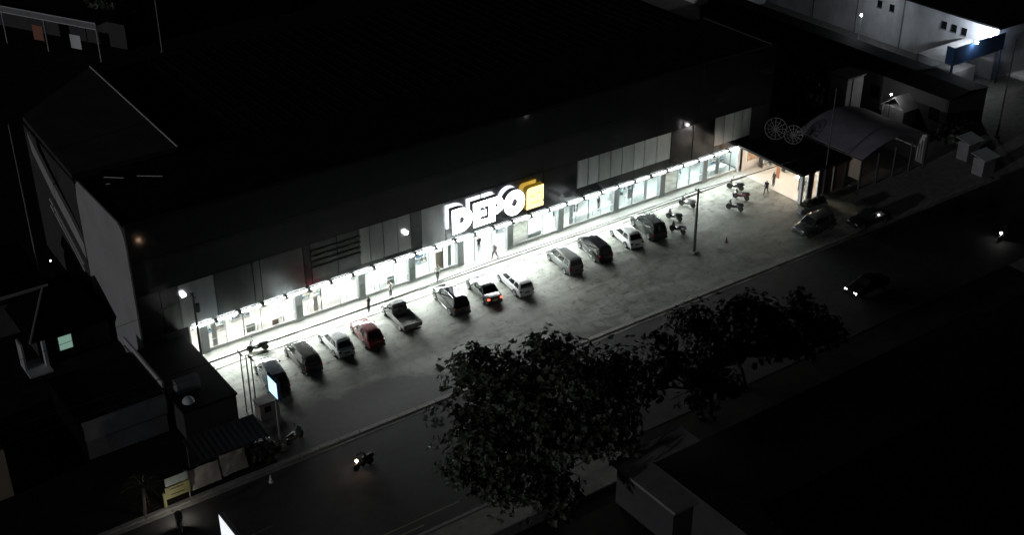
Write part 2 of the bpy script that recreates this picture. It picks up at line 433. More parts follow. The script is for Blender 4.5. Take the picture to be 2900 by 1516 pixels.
# strip lights under the facade and the dark rail below them
part('light_rail', MB().tube([(-0.1, -.26, 3.24), (73.5, -.26, 3.24)], .035, 6), 'seam')
def beam_light(name, w_):
    l = bpy.data.lights.new(name, 'AREA'); l.shape = 'RECTANGLE'; l.size = 1.9; l.size_y = .16
    l.energy = w_; l.spread = R(100); l.color = (.94, 1.0, .965)
    return l
beam = beam_light('strip_beam', LAMP['beam']); beam_dim = beam_light('strip_beam_dim', LAMP['beam'] * .6)
sl = None
for i in range(29):
    x0 = 0.06 + i * 2.526
    if sl is None:
        mb = MB(); mb.cur = 1
        mb.loft([[(x, y, z) for y, z in ((-.10, 3.345), (-.20, 3.545), (-.02, 3.545), (-.02, 3.345))] for x in (-1.1, 1.1)])
        mb.cur = 0
        mb.loft([[(x, y, z) for y, z in ((-.108, 3.34), (-.212, 3.55), (-.204, 3.55), (-.102, 3.34))] for x in (-1.09, 1.09)])
        sl = mb.build('strip_light', ['strip', 'mullion'], store, world=False); o = sl
    else:
        o = sl.copy(); C.objects.link(o); o.parent = store
        if i >= 20:
            if i == 20: sl_dim = sl.data.copy(); sl_dim.materials[0] = M['strip_dim']
            o.data = sl_dim
    o.location = (x0 + 1.2 - 36 + random.uniform(-.04, .04), -6, random.uniform(-.02, .02)); o.scale = (random.uniform(.90, 1.0), 1, 1)
    bd_ = beam_dim if i >= 20 else beam
    bo = bpy.data.objects.new('strip_beam', bd_); C.objects.link(bo); bo.parent = store
    bo.location = (x0 + 1.2 - 36, -.26 - 6, 3.42)
    bo.rotation_euler = Vector((0, -math.cos(R(50)), -math.sin(R(50)))).to_track_quat('-Z', 'Y').to_euler()
    part('light_bracket', B(x0 + 2.33, x0 + 2.58, -0.36, 0.0, 3.30, 3.56), 'seam')
# ceiling lamps indoors
for i in range(24):
    for y in (2.0, 5.6):
        x = 1.6 + i * 3.05
        part('ceiling_lamp', B(x - 0.9, x + 0.9, y - 0.12, y + 0.12, 3.44, 3.50), 'inlamp_warm' if x < 17 else ('inlamp' if x < 50 else 'inlamp_dim'))
# columns, mullions, panes
cols = [1.2, 11.4, 18.7, 24.8, 31.0, 37.6, 44.7, 52.9, 60.1, 67.0]
for i, x in enumerate(cols):
    c = part('column', MB().bbox(x - 0.42, x + 0.42, -0.16, 0.5, 0.06, 3.27, 0.05), 'column')
    if i in (1, 2, 3, 5): part('column_poster', B(x - 0.3, x + 0.3, -0.19, -0.165, 0.5, 2.0), 'mural', c)
edges = [0.0] + cols + [73.3]
for k in range(len(edges) - 1):
    a = edges[k] + (0.42 if k else 0.0); b = edges[k + 1] - (0.42 if k < len(cols) else 0)
    n = max(1, round((b - a) / 2.05)); w = (b - a) / n
    for i in range(n):
        x0, x1 = a + i * w, a + (i + 1) * w
        if 31.4 < (x0 + x1) / 2 < 37.2: continue       # the open entrance
        part('window_pane', MB().quad((x0 + .04, .035, .47), (x1 - .04, .035, .47), (x1 - .04, .035, 3.26), (x0 + .04, .035, 3.26)), 'glass')
        part('window_sill', B(x0 + 0.003, x1 - 0.003, -0.03, 0.10, 0.05, 0.46), 'inwall')
        if i: part('mullion', B(x0 - 0.04, x0 + 0.04, -0.01, 0.08, 0.47, 3.26), 'mullion' if (i + k) % 3 else 'mull_d')
# transoms
for k in range(len(edges) - 1):
    a = edges[k] + (0.42 if k else 0.0); b = edges[k + 1] - (0.42 if k < len(cols) else 0)
    if 30 < a < 36: continue
    if k % 2: part('transom', B(a, b, -0.012, 0.075, 1.28, 1.34), 'mullion')
# door frames of the entrance
for x in (32.9, 35.2): part('door_post', B(x - 0.06, x + 0.06, -0.02, 0.1, 0.11, 3.26), 'mullion')
part('entrance_mat', B(31.6, 37.0, 0.12, 1.6, 0.10, 0.115), 'column')
# posters and boards stuck behind some panes
for i, (x, w_, z0, z1, m) in enumerate(((2.3, .5, .5, 2.9, 'column'), (6.1, .9, .6, 1.5, 'mural'), (8.8, .7, .5, 1.1, 'curtain'), (13.4, .5, .5, 2.2, 'tarp'), (22.3, .9, .6, 1.6, 'mural'), (28.4, 1.0, .5, 2.6, 'beige'),
        (29.7, .45, .5, 3.1, 'mural'), (41.0, 2.2, .5, 1.0, 'column'), (46.4, .6, .5, 3.0, 'mullion'), (55.2, .8, 1.2, 2.6, 'white'), (57.6, .5, .5, 3.0, 'mullion'), (62.2, 1.0, .5, 2.7, 'mural'), (64.6, .3, .5, 3.2, 'mullion'), (69.3, .7, .6, 2.8, 'column'))):
    part('window_poster', B(x - w_ / 2, x + w_ / 2, .14, .17, z0, z1), m)
for x, z in ((24.2, 6.35), (-.35, 7.3)):  # glowing boxes added for two bright spots on the cladding
    lm = part('facade_glow_box', MB().bbox(x - .22, x + .22, -.34, -.14, z - .16, z + .16, .03), 'glow_small')
    part('glow_box_arm', B(x - .03, x + .03, -.138, .0, z - .03, z + .03), 'seam', lm)
# rear body and roofs
mb = MB()
rp = [(-4.7, 13.02), (77.4, 13.02), (77.4, 42), (7, 42), (-4.2, 31)]
mb.loft([[(x, y, 0) for x, y in rp], [(x, y, 14.7) for x, y in rp]])
part('rear_body', mb, 'sidedark')
mb = MB()
for i in range(46):     # ribbed roof sheet
    x0 = 6.6 + i * 1.54
    mb.box(x0 - 0.06, x0 + 0.06, 13.2, 41.9, 14.72, 14.80)
mb.box(6.5, 77.35, 13.05, 41.95, 14.70, 14.73)
part('roof', mb, 'roof')
rf = part('front_roof', B(-4.7, 77.4, 0.55, 13.0, 15.46, 15.5), 'roof')
for (xa, ya, xb, yb) in ((-2.4, 11.5, -0.9, 10.2), (-2.8, 9.9, -2.45, 9.7), (0.3, 9.9, 2.3, 8.4)):
    part('roof_pipe', MB().tube([(xa, ya, 15.62), (xb, yb, 15.62)], 0.05, 6), 'trim')
mb = MB(); q = [(-4.8, 13.7), (6.1, 13.9), (6.9, 41.2), (-4.1, 31.0)]
mb.loft([[(x, y, 15.2) for x, y in q], [(x, y, 15.72) for x, y in q]])
sl2 = part('roof_slab', mb, 'roof2')
mb = MB(); mb.tube([(6.16, 13.9, 15.76), (6.96, 41.2, 15.76)], 0.09, 6)
part('slab_edge_trim', mb, 'trim', sl2)
# inclined pale bands (outside ramp) on the left side wall behind the front block
top = [(26.8, 15.6), (22.2, 12.9), (16.3, 10.2), (13.1, 8.3)]
bot = [(26.2, 13.6), (21.4, 10.6), (15.4, 7.8), (13.1, 6.6)]
mb = MB()
for i in range(3):
    (ya, za), (yb, zb) = top[i], top[i + 1]; (yc, zc), (yd, zd) = bot[i], bot[i + 1]
    mb.loft([[(-5.0, ya, za), (-5.0, yb, zb), (-5.0, yd, zd), (-5.0, yc, zc)], [(-4.72, ya, za), (-4.72, yb, zb), (-4.72, yd, zd), (-4.72, yc, zc)]])
part('ramp_parapet', mb, 'sidewall')
mb = MB()
for dz, x in ((-0.5, -5.3), (-1.25, -5.3)):
    mb.tube([(x, y, z + dz) for y, z in bot[1:]], 0.14, 6)
part('ramp_rail', mb, 'sidewall')

# ------------------------------------------------------------------ sign letters
def letter_obj(parent, name, splines, x, y0, y1, z, face, side, label=None, back='letter_back'):
    cu = bpy.data.curves.new(name, 'CURVE'); cu.dimensions = '2D'; cu.fill_mode = 'BOTH'
    cu.extrude = (y1 - y0) / 2; cu.bevel_depth = 0.0
    for pts in splines:
        sp = cu.splines.new('POLY'); sp.points.add(len(pts) - 1); sp.use_cyclic_u = True
        for p, q in zip(sp.points, pts): p.co = (q[0], q[1], 0, 1)
    t = bpy.data.objects.new('tmp', cu); C.objects.link(t)
    dg = bpy.context.evaluated_depsgraph_get()
    me = bpy.data.meshes.new_from_object(t.evaluated_get(dg))
    C.objects.unlink(t); bpy.data.objects.remove(t)
    me.transform(Matrix.Rotation(PI / 2, 4, 'X'))
    me.materials.clear()
    for q in (face, side, back): me.materials.append(M[q])
    for p in me.polygons: p.material_index = 0 if p.normal.y < -0.5 else (2 if p.normal.y > 0.5 else 1)
    o = bpy.data.objects.new(name, me); C.objects.link(o); o.parent = parent
    o.location = Vector((x, (y0 + y1) / 2, z)) - parent.location
    if label: o['label'] = label
    return o
def arc(cx, cy, rx, ry, a0, a1, n=14):
    return [(cx + rx * math.cos(R(a0 + (a1 - a0) * i / n)), cy + ry * math.sin(R(a0 + (a1 - a0) * i / n))) for i in range(n + 1)]
sign = thing('store_sign', 'glowing white and yellow DEPO letters standing off the dark facade', 'sign', (35.6, -0.75, 4.8))
H = 2.85
Dsp = [[(0, 0)] + arc(0.95, H / 2, 1.6, H / 2, -90, 90) + [(0, H)], [(0.9, 0.95)] + arc(1.0, H / 2, 0.55, 0.45, -90, 90) + [(0.9, 1.9)]]
Esp = [[(0, 0), (1.82, 0), (1.82, .66), (.8, .66), (.8, 1.1), (1.65, 1.1), (1.65, 1.72), (.8, 1.72), (.8, 2.19), (1.82, 2.19), (1.82, H), (0, H)]]
Psp = [[(0, 0), (.84, 0), (.84, .82)] + arc(1.0, 1.84, 0.92, 1.01, -90, 90) + [(0, H)], [(.8, 1.6)] + arc(.95, 1.85, .3, .25, -90, 90, 8) + [(.8, 2.1)]]
Osp = [arc(1.38, 1.45, 1.38, 1.5, 0, 345, 24), arc(1.38, 1.45, .42, .5, 0, 340, 16)]
Ysp = [[(0, 0), (2.32, 0), (2.32, .52), (2.1, .60), (2.32, .72), (2.32, 2.6), (.42, 2.6), (.12, 2.48), (0, 2.2)]]
for sp, x in ((Dsp, 29.5), (Esp, 32.2), (Psp, 34.18), (Osp, 36.2)):
    letter_obj(sign, 'letter', sp, x - .1, -1.08, -0.36, 4.88, 'letter', 'letter_side')
letter_obj(sign, 'logo_box', Ysp, 39.12, -1.08, -0.36, 4.92, 'yel', 'yel_side_glow', 'yellow glowing square logo box', 'yel_back')
for a_ in ((39.55, 6.35, .55), (40.5, 6.55, .5), (39.7, 5.5, 1.3)):
    B(a_[0], a_[0] + a_[2], -1.10, -1.083, a_[1], a_[1] + .16).build('logo_mark', 'yel_mark', sign)
for x in (30.4, 33.0, 35.0, 37.6, 40.4):
    B(x - .05, x + .05, -0.36, 0.0, 5.3, 5.4).build('bracket', 'seam', sign)

# ------------------------------------------------------------------ goods inside the shop
goods_m = [mat('goods_' + n, c, 0.6) for n, c in (('grey', (.28, .30, .30)), ('teal', (.22, .34, .36)), ('tan', (.42, .36, .26)), ('white', (.62, .63, .62)), ('dark', (.08, .08, .09)), ('blue', (.14, .2, .3)))]
def shelf(x, y, w, label, seed):
    rnd = random.Random(seed)
    t = thing('display_shelf', label, 'shelf', (x, y, 0.1), 0, 'shelves behind the shop windows')
    hgt = rnd.choice([1.5, 1.9, 2.3])
    for sx in (-w / 2, w / 2 - 0.05):
        B(sx, sx + 0.05, -0.35, 0.35, 0, hgt).build('upright', 'mullion', t, world=False)
    for k in range(4):
        z = 0.12 + k * (hgt - 0.2) / 3
        B(-w / 2 + 0.052, w / 2 - 0.052, -0.35, 0.35, z, z + 0.04).build('shelf_board', 'mullion', t, world=False)
    mb = MB()
    for k in range(3):
        z = 0.165 + k * (hgt - 0.2) / 3; xx = -w / 2 + 0.1
        while xx < w / 2 - 0.4:
            ww = rnd.uniform(.15, .42)
            mb.cur = rnd.randrange(6)
            if rnd.random() < .85: mb.box(xx, xx + ww, -0.3, 0.28, z, z + rnd.uniform(.18, .42))
            xx += ww + 0.03
    o = mb.build('goods', goods_m, t, world=False); o['kind'] = 'stuff'
xs_ = [3.2, 6.6, 9.4, 14.4, 20.9, 27.4, 39.6, 42.4, 47.2, 50.2, 55.4, 58.0, 62.4, 65.2, 69.4, 71.8]
for i, x in enumerate(xs_):
    shelf(x, 3.2 + (i * 37 % 5) * .45, 2.2 if i % 3 else 2.6, 'stocked shelf inside the shop, %s from the left behind the glass' % ORD[i], 40 + i)
def display_table(x, y, w, label):
    t = thing('display_table', label, 'table', (x, y, 0.1), 0, 'low display tables behind the glass')
    MB().bbox(-w / 2, w / 2, -.45, .45, .72, .80, .03).build('table_top', 'inwall', t, world=False)
    for sx in (-w / 2 + .1, w / 2 - .18):
        for sy in (-.38, .3): B(sx, sx + .08, sy, sy + .08, 0, .718).build('leg', 'mullion', t, world=False)
for i, (x, w) in enumerate(((8.6, 3.2), (15.2, 4.6), (22.0, 3.0), (40.5, 3.4), (48.8, 3.0), (57, 3), (70, 3))):
    display_table(x, 1.2, w, 'long white display table just inside the glass, %s from the left' % ORD[i])

# ------------------------------------------------------------------ cars
def paint(name, col, rough=0.25, metal=0.0):
    return mat('paint_' + name, col, rough, metal=metal, coat=0.6, spec=0.5)
def lerp(a, b, t): return a + (b - a) * t
CAR = dict(
    mpv=dict(L=4.55, W=1.76, H=1.72, belt=1.02, hood=0.98, base=(-2.20, 1.58), roof=(-2.10, 0.80), nose=0.82, tail=1.0),
    wagon=dict(L=4.55, W=1.74, H=1.52, belt=0.95, hood=0.92, base=(-2.16, 1.40), roof=(-2.04, 0.62), nose=0.76, tail=0.95),
    suv=dict(L=4.65, W=1.84, H=1.80, belt=1.10, hood=1.06, base=(-2.2, 1.25), roof=(-2.0, 0.58), nose=0.92, tail=1.05),
    hatch=dict(L=4.25, W=1.72, H=1.56, belt=0.96, hood=0.92, base=(-1.92, 1.05), roof=(-1.50, 0.25), nose=0.74, tail=0.94),
    sedan=dict(L=4.5, W=1.76, H=1.48, belt=0.93, hood=0.92, base=(-1.55, 0.98), roof=(-0.92, 0.20), nose=0.72, tail=0.93))
def wheel(parent, x, y, r=0.33):
    s = 1 if x > 0 else -1
    n = 20; rings = []
    for dx, rr in ((-0.11, r * .72), (-0.11, r * .95), (-0.07, r), (0.07, r), (0.105, r * .95), (0.11, r * .72)):
        rings.append([(x + s * dx, y + math.cos(2 * PI * k / n) * rr, r + math.sin(2 * PI * k / n) * rr) for k in range(n)])
    t = MB().loft(rings).build('wheel', 'rubber', parent, world=False, smooth=True)
    mb = MB()
    mb.loft([[(x + s * 0.112, y + math.cos(2 * PI * k / n) * r * .66, r + math.sin(2 * PI * k / n) * r * .66) for k in range(n)],
             [(x + s * 0.122, y + math.cos(2 * PI * k / n) * r * .60, r + math.sin(2 * PI * k / n) * r * .60) for k in range(n)],
             [(x + s * 0.10, y + math.cos(2 * PI * k / n) * r * .2, r + math.sin(2 * PI * k / n) * r * .2) for k in range(n)]])
    mb.build('rim', 'rim', t, world=False)
def lower_body(L, W, zs, zb=0.22, name='body'):
    """zs: list of (y, z_top, half width)"""
    mb = MB(); rings = []
    for y, zt, w in zs:
        b = zb + (0.10 if abs(y) > L / 2 - 0.15 else 0)
        half = [(w * .80, b), (w * .95, b + .07), (w, b + .28), (w * .995, lerp(b, zt, .70)), (w * .955, zt - .07), (w * .86, zt - .01), (w * .5, zt + .02)]
        ring = [(x, y, z) for x, z in half] + [(-x, y, z) for x, z in reversed(half)]
        rings.append(ring)
    return mb.loft(rings)
def make_car(kind, pm, label, loc, rotz=0.0, lit=False, rails=False, chrome=False, front_lit=None, roof_m=None, body_label=None):
    k = CAR[kind]; L, W, Hh = k['L'], k['W'], k['H']; w = W / 2; hl = L / 2
    t = thing('parked_car' if not front_lit else 'moving_car', label, 'car', (loc[0], loc[1], 0.0 if not front_lit else -0.04), rotz, None if front_lit else 'cars parked in front of the store')
    belt = k['belt']; (b0, b1), (r0, r1) = k['base'], k['roof']
    zs = [(-hl, k['tail'] * .90, w * .80), (-hl + .07, k['tail'] * .97, w * .90), (-hl + .28, k['tail'], w * .97)]
    if kind == 'sedan': zs += [(-hl + .8, belt + .01, w)]
    zs += [(b0 + .25, belt, w), (0, belt, w), (b1 - .35, belt, w), (b1 + .05, k['hood'], w * .985), (hl - .45, k['nose'] + .09, w * .95), (hl - .14, k['nose'], w * .87), (hl - .02, k['nose'] * .84, w * .74)]
    lower_body(L, W, zs).build('body', pm, t, world=False, smooth=35)
    # cabin: belt ring, roof edge ring, roof top ring
    wb, wr = w * .915, w * .735; zt = Hh - .075
    def ring(y0, y1, ww, z, c):
        return [(ww - c, y0, z), (ww, y0 + c, z), (ww, y1 - c * 1.5, z), (ww - c * 1.5, y1, z), (-ww + c * 1.5, y1, z), (-ww, y1 - c * 1.5, z), (-ww, y0 + c, z), (-ww + c, y0, z)]
    MB().loft([ring(b0, b1, wb, belt - .03, .08), ring(r0, r1, wr, zt, .08)], cap=False).build('cabin_frame', pm, t, world=False)
    MB().loft([ring(r0, r1, wr + .004, zt - .002, .08), ring(r0 + .1, r1 - .12, wr - .1, Hh - .015, .10), ring(r0 + .4, r1 - .4, wr - .35, Hh, .10)]).build('roof', roof_m or pm, t, world=False, smooth=50)
    # glass
    g_ = 'carglass'
    def sidept(s, u, v):      # u along length 0..1 (rear to front), v up
        y0 = lerp(b0 + .08, r0 + .08, v); y1 = lerp(b1 - .12, r1 - .12, v)
        return (s * (lerp(wb, wr, v) + .012), lerp(y0, y1, u), lerp(belt - .03, zt, v))
    cuts = {'wagon': [(.03, .28), (.31, .60), (.635, .97)], 'mpv': [(.03, .28), (.31, .60), (.635, .97)], 'suv': [(.04, .26), (.295, .60), (.635, .965)], 'hatch': [(.07, .46), (.50, .95)], 'sedan': [(.10, .47), (.51, .95)]}[kind]
    for s in (-1, 1):
        for u0, u1 in cuts:
            p = [sidept(s, u0, .12), sidept(s, u1, .12), sidept(s, lerp(u0, u1, .97), .90), sidept(s, lerp(u0, u1, .03), .90)]
            if s < 0: p = p[::-1]
            MB().slab(p, .008).build('side_window', g_, t, world=False)
    def endpt(front, u, v):
        yb, yt = (b1, r1) if front else (b0, r0)
        return (lerp(-1, 1, u) * lerp(wb - .10, wr - .07, v), lerp(yb, yt, v) + (.014 if front else -.014), lerp(belt - .03, zt, v))
    p = [endpt(True, .0, .07), endpt(True, 1, .07), endpt(True, .98, .94), endpt(True, .02, .94)]
    MB().slab(p[::-1], .008).build('windscreen', g_, t, world=False)
    p = [endpt(False, .03, .16), endpt(False, .97, .16), endpt(False, .95, .90), endpt(False, .05, .90)]
    MB().slab(p, .008).build('rear_window', g_, t, world=False)
    # wheels and arches
    wy = (hl - .82, -hl + .80); rw = .35 if kind == 'suv' else .32
    for y in wy:
        for s in (-1, 1):
            n = 14; rr = rw + .07
            a = MB(); pts = [(s * (w + .004), y + math.cos(PI * i / n) * rr, rw + math.sin(PI * i / n) * rr) for i in range(n + 1)]
            a.slab(pts if s < 0 else pts[::-1], .03)
            a.build('wheel_arch', 'black', t, world=False)
            wheel(t, s * (w - .08), y, rw)
    B(-w * .88, w * .88, -hl - .03, -hl + .10, .25, .50).build('rear_bumper', pm if kind != 'suv' else 'black', t, world=False)
    B(-w * .80, w * .80, hl - .12, hl + .03, .25, .48).build('front_bumper', pm if kind != 'suv' else 'black', t, world=False)
    B(-w * .45, w * .45, hl - .03, hl + .012, .50, .62).build('grille', 'black', t, world=False)
    tl = 'lamp_red_on' if lit else 'lamp_red'
    for s in (-1, 1):
        MB().bbox(s * w * .72 - .13, s * w * .72 + .13, -hl - .012, -hl + .12, .66, .66 + (.32 if kind in ('mpv', 'suv') else .18), .02).build('taillight', tl, t, world=False)
        MB().bbox(s * w * .62 - .17, s * w * .62 + .17, hl - .16, hl - .035, k['nose'] - .20, k['nose'] - .05, .02).build('headlight', (front_lit if front_lit else 'lamp_clear'), t, world=False)
        m_ = MB().bbox(s * (w + .09) - .09, s * (w + .09) + .09, b1 - .52, b1 - .40, belt + .02, belt + .16, .03)
        m_.build('mirror', pm, t, world=False)
        for yy in (b1 - 1.15, b1 - 2.15):
            B(s * w * .985 - .02, s * w * .985 + .02, yy - .1, yy + .1, belt - .22, belt - .18).build('door_handle', 'chrome' if chrome else pm, t, world=False)
        if rails: MB().tube([(s * (wr - .04), r0 + .2, Hh + .03), (s * (wr - .04), r1 - .25, Hh + .03)], .025, 6).build('roof_rail', 'chrome' if chrome else 'black', t, world=False)
        if chrome: B(s * w * 1.0 - .02, s * w * 1.0 + .02, -hl + 1.15, hl - 1.2, .30, .36).build('side_step', 'chrome', t, world=False)
    B(-.24, .24, -hl - .045, -hl - .031, .55, .68).build('licence_plate', 'plate' if lit else 'plate_dk', t, world=False)
    t.scale = (1.13, 1.17, 1.13)
    return t
def make_pickup(pm, bed_m, label, loc, rotz=0.0):
    t = thing('pickup_truck', label, 'pickup truck', (loc[0], loc[1], 0), rotz)
    L, W = 5.0, 1.78; w = W / 2
    zs = [(.05, .98, w * .97), (.12, 1.02, w), (1.1, 1.02, w), (1.45, 1.0, w * .985), (2.1, .90, w * .94), (2.38, .80, w * .86), (2.48, .66, w * .74)]
    lower_body(L, W, zs, .30).build('cab_body', pm, t, world=False, smooth=35)
    wb, wr, belt, zt = w * .91, w * .74, 1.0, 1.66
    def ring(y0, y1, ww, z, c): return [(ww - c, y0, z), (ww, y0 + c, z), (ww, y1 - c, z), (ww - c, y1, z), (-ww + c, y1, z), (-ww, y1 - c, z), (-ww, y0 + c, z), (-ww + c, y0, z)]
    MB().loft([ring(.1, 1.5, wb, belt - .03, .07), ring(.24, .9, wr, zt, .07)], cap=False).build('cabin_frame', pm, t, world=False)
    MB().loft([ring(.24, .9, wr + .004, zt - .002, .07), ring(.32, .82, wr - .1, 1.73, .07)]).build('roof', pm, t, world=False)
    for s in (-1, 1):
        p = [(s * (wb - .01), .26, 1.08), (s * (wb - .01), 1.25, 1.08), (s * (wr + .03), .86, 1.60), (s * (wr + .03), .36, 1.60)]
        MB().slab(p if s > 0 else p[::-1], .008).build('side_window', 'carglass', t, world=False)
        MB().bbox(s * (w + .1) - .09, s * (w + .1) + .09, .98, 1.1, 1.04, 1.22, .03).build('mirror', 'black', t, world=False)
        MB().bbox(s * w * .66 - .15, s * w * .66 + .15, 2.32, 2.46, .66, .80, .02).build('headlight', 'lamp_clear', t, world=False)
        MB().bbox(s * w * .90 - .07, s * w * .90 + .07, -2.50, -2.43, .66, .92, .015).build('taillight', 'lamp_red', t, world=False)
        for y in (1.62, -1.5):
            wheel(t, s * (w - .09), y, .34)
    p = [(wb - .12, .092, 1.08), (-wb + .12, .092, 1.08), (-wr + .08, .215, 1.60), (wr - .08, .215, 1.60)]
    MB().slab(p[::-1], .008).build('rear_window', 'carglass', t, world=False)
    p = [(wb - .1, 1.505, 1.05), (-wb + .1, 1.505, 1.05), (-wr + .07, .925, 1.62), (wr - .07, .925, 1.62)]
    MB().slab(p, .008).build('windscreen', 'carglass', t, world=False)
    B(-w, w, -2.44, .02, .52, .60).build('bed_floor', bed_m, t, world=False)
    for s in (-1, 1):
        B(s * w - .03, s * w + .03, -2.44, .02, .605, 1.02).build('bed_side', pm, t, world=False)
    B(-w + .032, w - .032, -2.48, -2.42, .56, 1.02).build('tailgate', pm, t, world=False)
    B(-w + .032, w - .032, -.04, .02, .605, 1.06).build('bed_front', pm, t, world=False)
    B(-.35, .35, -2.3, 2.0, .34, .515).build('chassis', 'black', t, world=False)
    B(-w * .8, w * .8, -2.56, -2.49, .36, .50).build('rear_bumper', 'black', t, world=False)
    B(-w * .85, w * .85, 2.40, 2.52, .32, .54).build('front_bumper', 'black', t, world=False)
    t.scale = (1.13, 1.12, 1.13)
    return t
p_navy = paint('navy', (.012, .03, .055)); p_dk = paint('dark_green_grey', (.045, .05, .046)); p_white = paint('white', (.68, .70, .70)); p_wh2 = paint('pearl_white', (.74, .77, .77))
p_red = paint('red', (.13, .018, .02)); p_gun = paint('gunmetal', (.16, .165, .165), .3, .3); p_blk = paint('black', (.014, .014, .017), .12); p_grey = paint('grey', (.15, .165, .16), .3, .3)
p_gg = paint('grey_green', (.035, .042, .04), .25, .1); p_silver = paint('silver', (.10, .10, .105), .3, .2)
make_car('suv', p_navy, 'dark blue parked car behind the grey booth and blue lit sign', (4.3, -8.0), R(-8), roof_m=p_navy)
make_car('mpv', p_dk, 'dark grey-green parked van between the dark blue car and white hatchback', (8.2, -6.8), R(-3))
make_car('hatch', p_wh2, 'pale white parked hatchback left of the red car', (12.1, -6.3), R(-3))
make_car('hatch', p_red, 'dark red parked hatchback beside the pickup truck', (15.4, -6.7), R(-6))
make_pickup(p_gun, mat('bed_liner', (.28, .28, .27), .7, var=.2), 'grey pickup truck with empty open bed beside red hatchback', (19.8, -5.9), R(-4))
make_car('suv', p_blk, 'glossy black parked SUV with chrome side steps, right of the pickup', (25.7, -6.2), R(-7), rails=True, chrome=True)
make_car('sedan', p_gg, 'dark grey parked sedan with its red tail lights on', (29.7, -6.4), R(-8), lit=True)
make_car('wagon', p_white, 'white parked minivan right of the sedan with lit tail lights', (33.3, -7.0), R(-7))
make_car('mpv', p_grey, 'grey parked minivan, leftmost of the four cars right of the gap', (40.4, -6.4), R(-8))
make_car('mpv', p_blk, 'black parked minivan between grey and white minivans', (44.8, -6.2), R(-11), chrome=True)
make_car('hatch', p_wh2, 'white parked hatchback between black minivan and dark SUV', (49.6, -5.9), R(-10))
make_car('suv', p_gg, 'dark grey-green SUV beside the motorbikes, rightmost of the main row', (53.1, -5.7), R(-11), rails=True)
make_car('suv', p_silver, 'pale-roofed car parked sideways in front of the corner shop', (68.7, -16.6), R(90), roof_m=p_grey)
make_car('sedan', p_blk, 'black car parked at far right beyond the pale-roofed car', (75.2, -19.0), R(85))
make_car('sedan', mat('paint_matte_black', (.008, .008, .008), .6, spec=.1), 'dark car on the road with headlights on at right', (63.2, -29.2), R(90), front_lit=emis('headlight_dipped', (1, .97, .92), 9.0))

# ------------------------------------------------------------------ motorbikes
def torus(mb, x, y, z, r, t, n=16, m=6):
    rings = []
    for i in range(n + 1):
        a = 2 * PI * i / n
        rings.append([(x + math.sin(2 * PI * j / m) * t, y + math.cos(a) * (r + math.cos(2 * PI * j / m) * t), z + math.sin(a) * (r + math.cos(2 * PI * j / m) * t)) for j in range(m)])
    return mb.loft(rings, cap=False)
def make_bike(pm, label, loc, rotz, light=None, name='motorbike', group='motorbikes parked by the store'):
    t = thing(name, label, 'motorbike', (loc[0], loc[1], loc[2] if len(loc) > 2 else 0), rotz, group)
    for y in (.62, -.60):
        o = torus(MB(), 0, y, .28, .215, .075).build('wheel', 'rubber', t, world=False, smooth=True)
        MB().tube([(-.04, y, .28), (.04, y, .28)], .17, 12).build('rim', 'poledark', o, world=False)
    mb = MB()
    sec = [(-.92, .70, .06, .06), (-.62, .60, .19, .20), (-.2, .52, .22, .26), (.05, .38, .22, .14), (.30, .38, .22, .13), (.42, .58, .26, .24), (.50, .84, .24, .18), (.46, 1.02, .12, .09)]
    mb.loft([[(math.cos(2 * PI * k / 8) * a, y + (math.sin(2 * PI * k / 8) * b * .4 if i > 4 else 0), z + math.sin(2 * PI * k / 8) * b) for k in range(8)] for i, (y, z, a, b) in enumerate(sec)])
    mb.build('body', pm, t, world=False, smooth=True)
    MB().loft([[(math.cos(2 * PI * k / 8) * a, y, z + math.sin(2 * PI * k / 8) * .05) for k in range(8)] for y, z, a in ((-.84, .86, .10), (-.4, .83, .18), (-.02, .79, .16), (.06, .76, .06))]).build('seat', 'black', t, world=False, smooth=True)
    MB().tube([(0, .62, .28), (0, .55, .60), (0, .46, 1.0)], .04, 6).build('fork', 'steel', t, world=False)
    MB().tube([(-.34, .36, 1.02), (-.1, .46, 1.03), (.1, .46, 1.03), (.34, .36, 1.02)], .02, 6).build('handlebar', 'black', t, world=False)
    MB().loft([[(x, .62 + math.cos(R(a)) * .32, .30 + math.sin(R(a)) * .32) for x in (-.07, .07)] + [(x, .62 + math.cos(R(a)) * .30, .30 + math.sin(R(a)) * .30) for x in (.07, -.07)] for a in range(20, 151, 26)]).build('front_fender', pm, t, world=False)
    MB().sphere((0, .60, .86), .10, 8, 5).build('headlight', light or 'lamp_clear', t, world=False)
    B(-.07, .07, -.92, -.86, .62, .70).build('taillight', 'lamp_red', t, world=False)
    for s in (-1, 1):
        MB().tube([(s * .26, .38, 1.03), (s * .30, .36, 1.20)], .008, 5).build('mirror_stem', 'black', t, world=False)
        MB().sphere((s * .31, .36, 1.23), .055, 8, 4).build('mirror', 'black', t, world=False)
    MB().tube([(.13, -.2, .30), (.14, -.85, .36)], .05, 8).build('exhaust', 'steel', t, world=False)
    t.scale = (1.2, 1.2, 1.2)
    return t
b_dk = paint('bike_dark', (.03, .035, .035)); b_rd = paint('bike_maroon', (.10, .02, .02)); b_gy = paint('bike_grey', (.2, .21, .21))
make_bike(b_dk, 'dark motorbike just right of the dark SUV, nearest the road', (55.6, -7.9), R(18))
make_bike(b_dk, 'dark motorbike right of the dark SUV, nearest the shop', (57.4, -5.3), R(20))
make_bike(b_gy, 'dark motorbike beside the walkway left of the tall lot pole', (61.0, -3.6), R(25))
make_bike(b_dk, 'motorbike standing alone in the open lot right of the tall pole', (64.9, -7.6), R(28))
make_bike(b_rd, 'motorbike near the corner shop, middle of the three', (67.6, -5.9), R(24))
make_bike(b_dk, 'motorbike near the corner shop, closest to the store walkway', (68.9, -3.6), R(30))
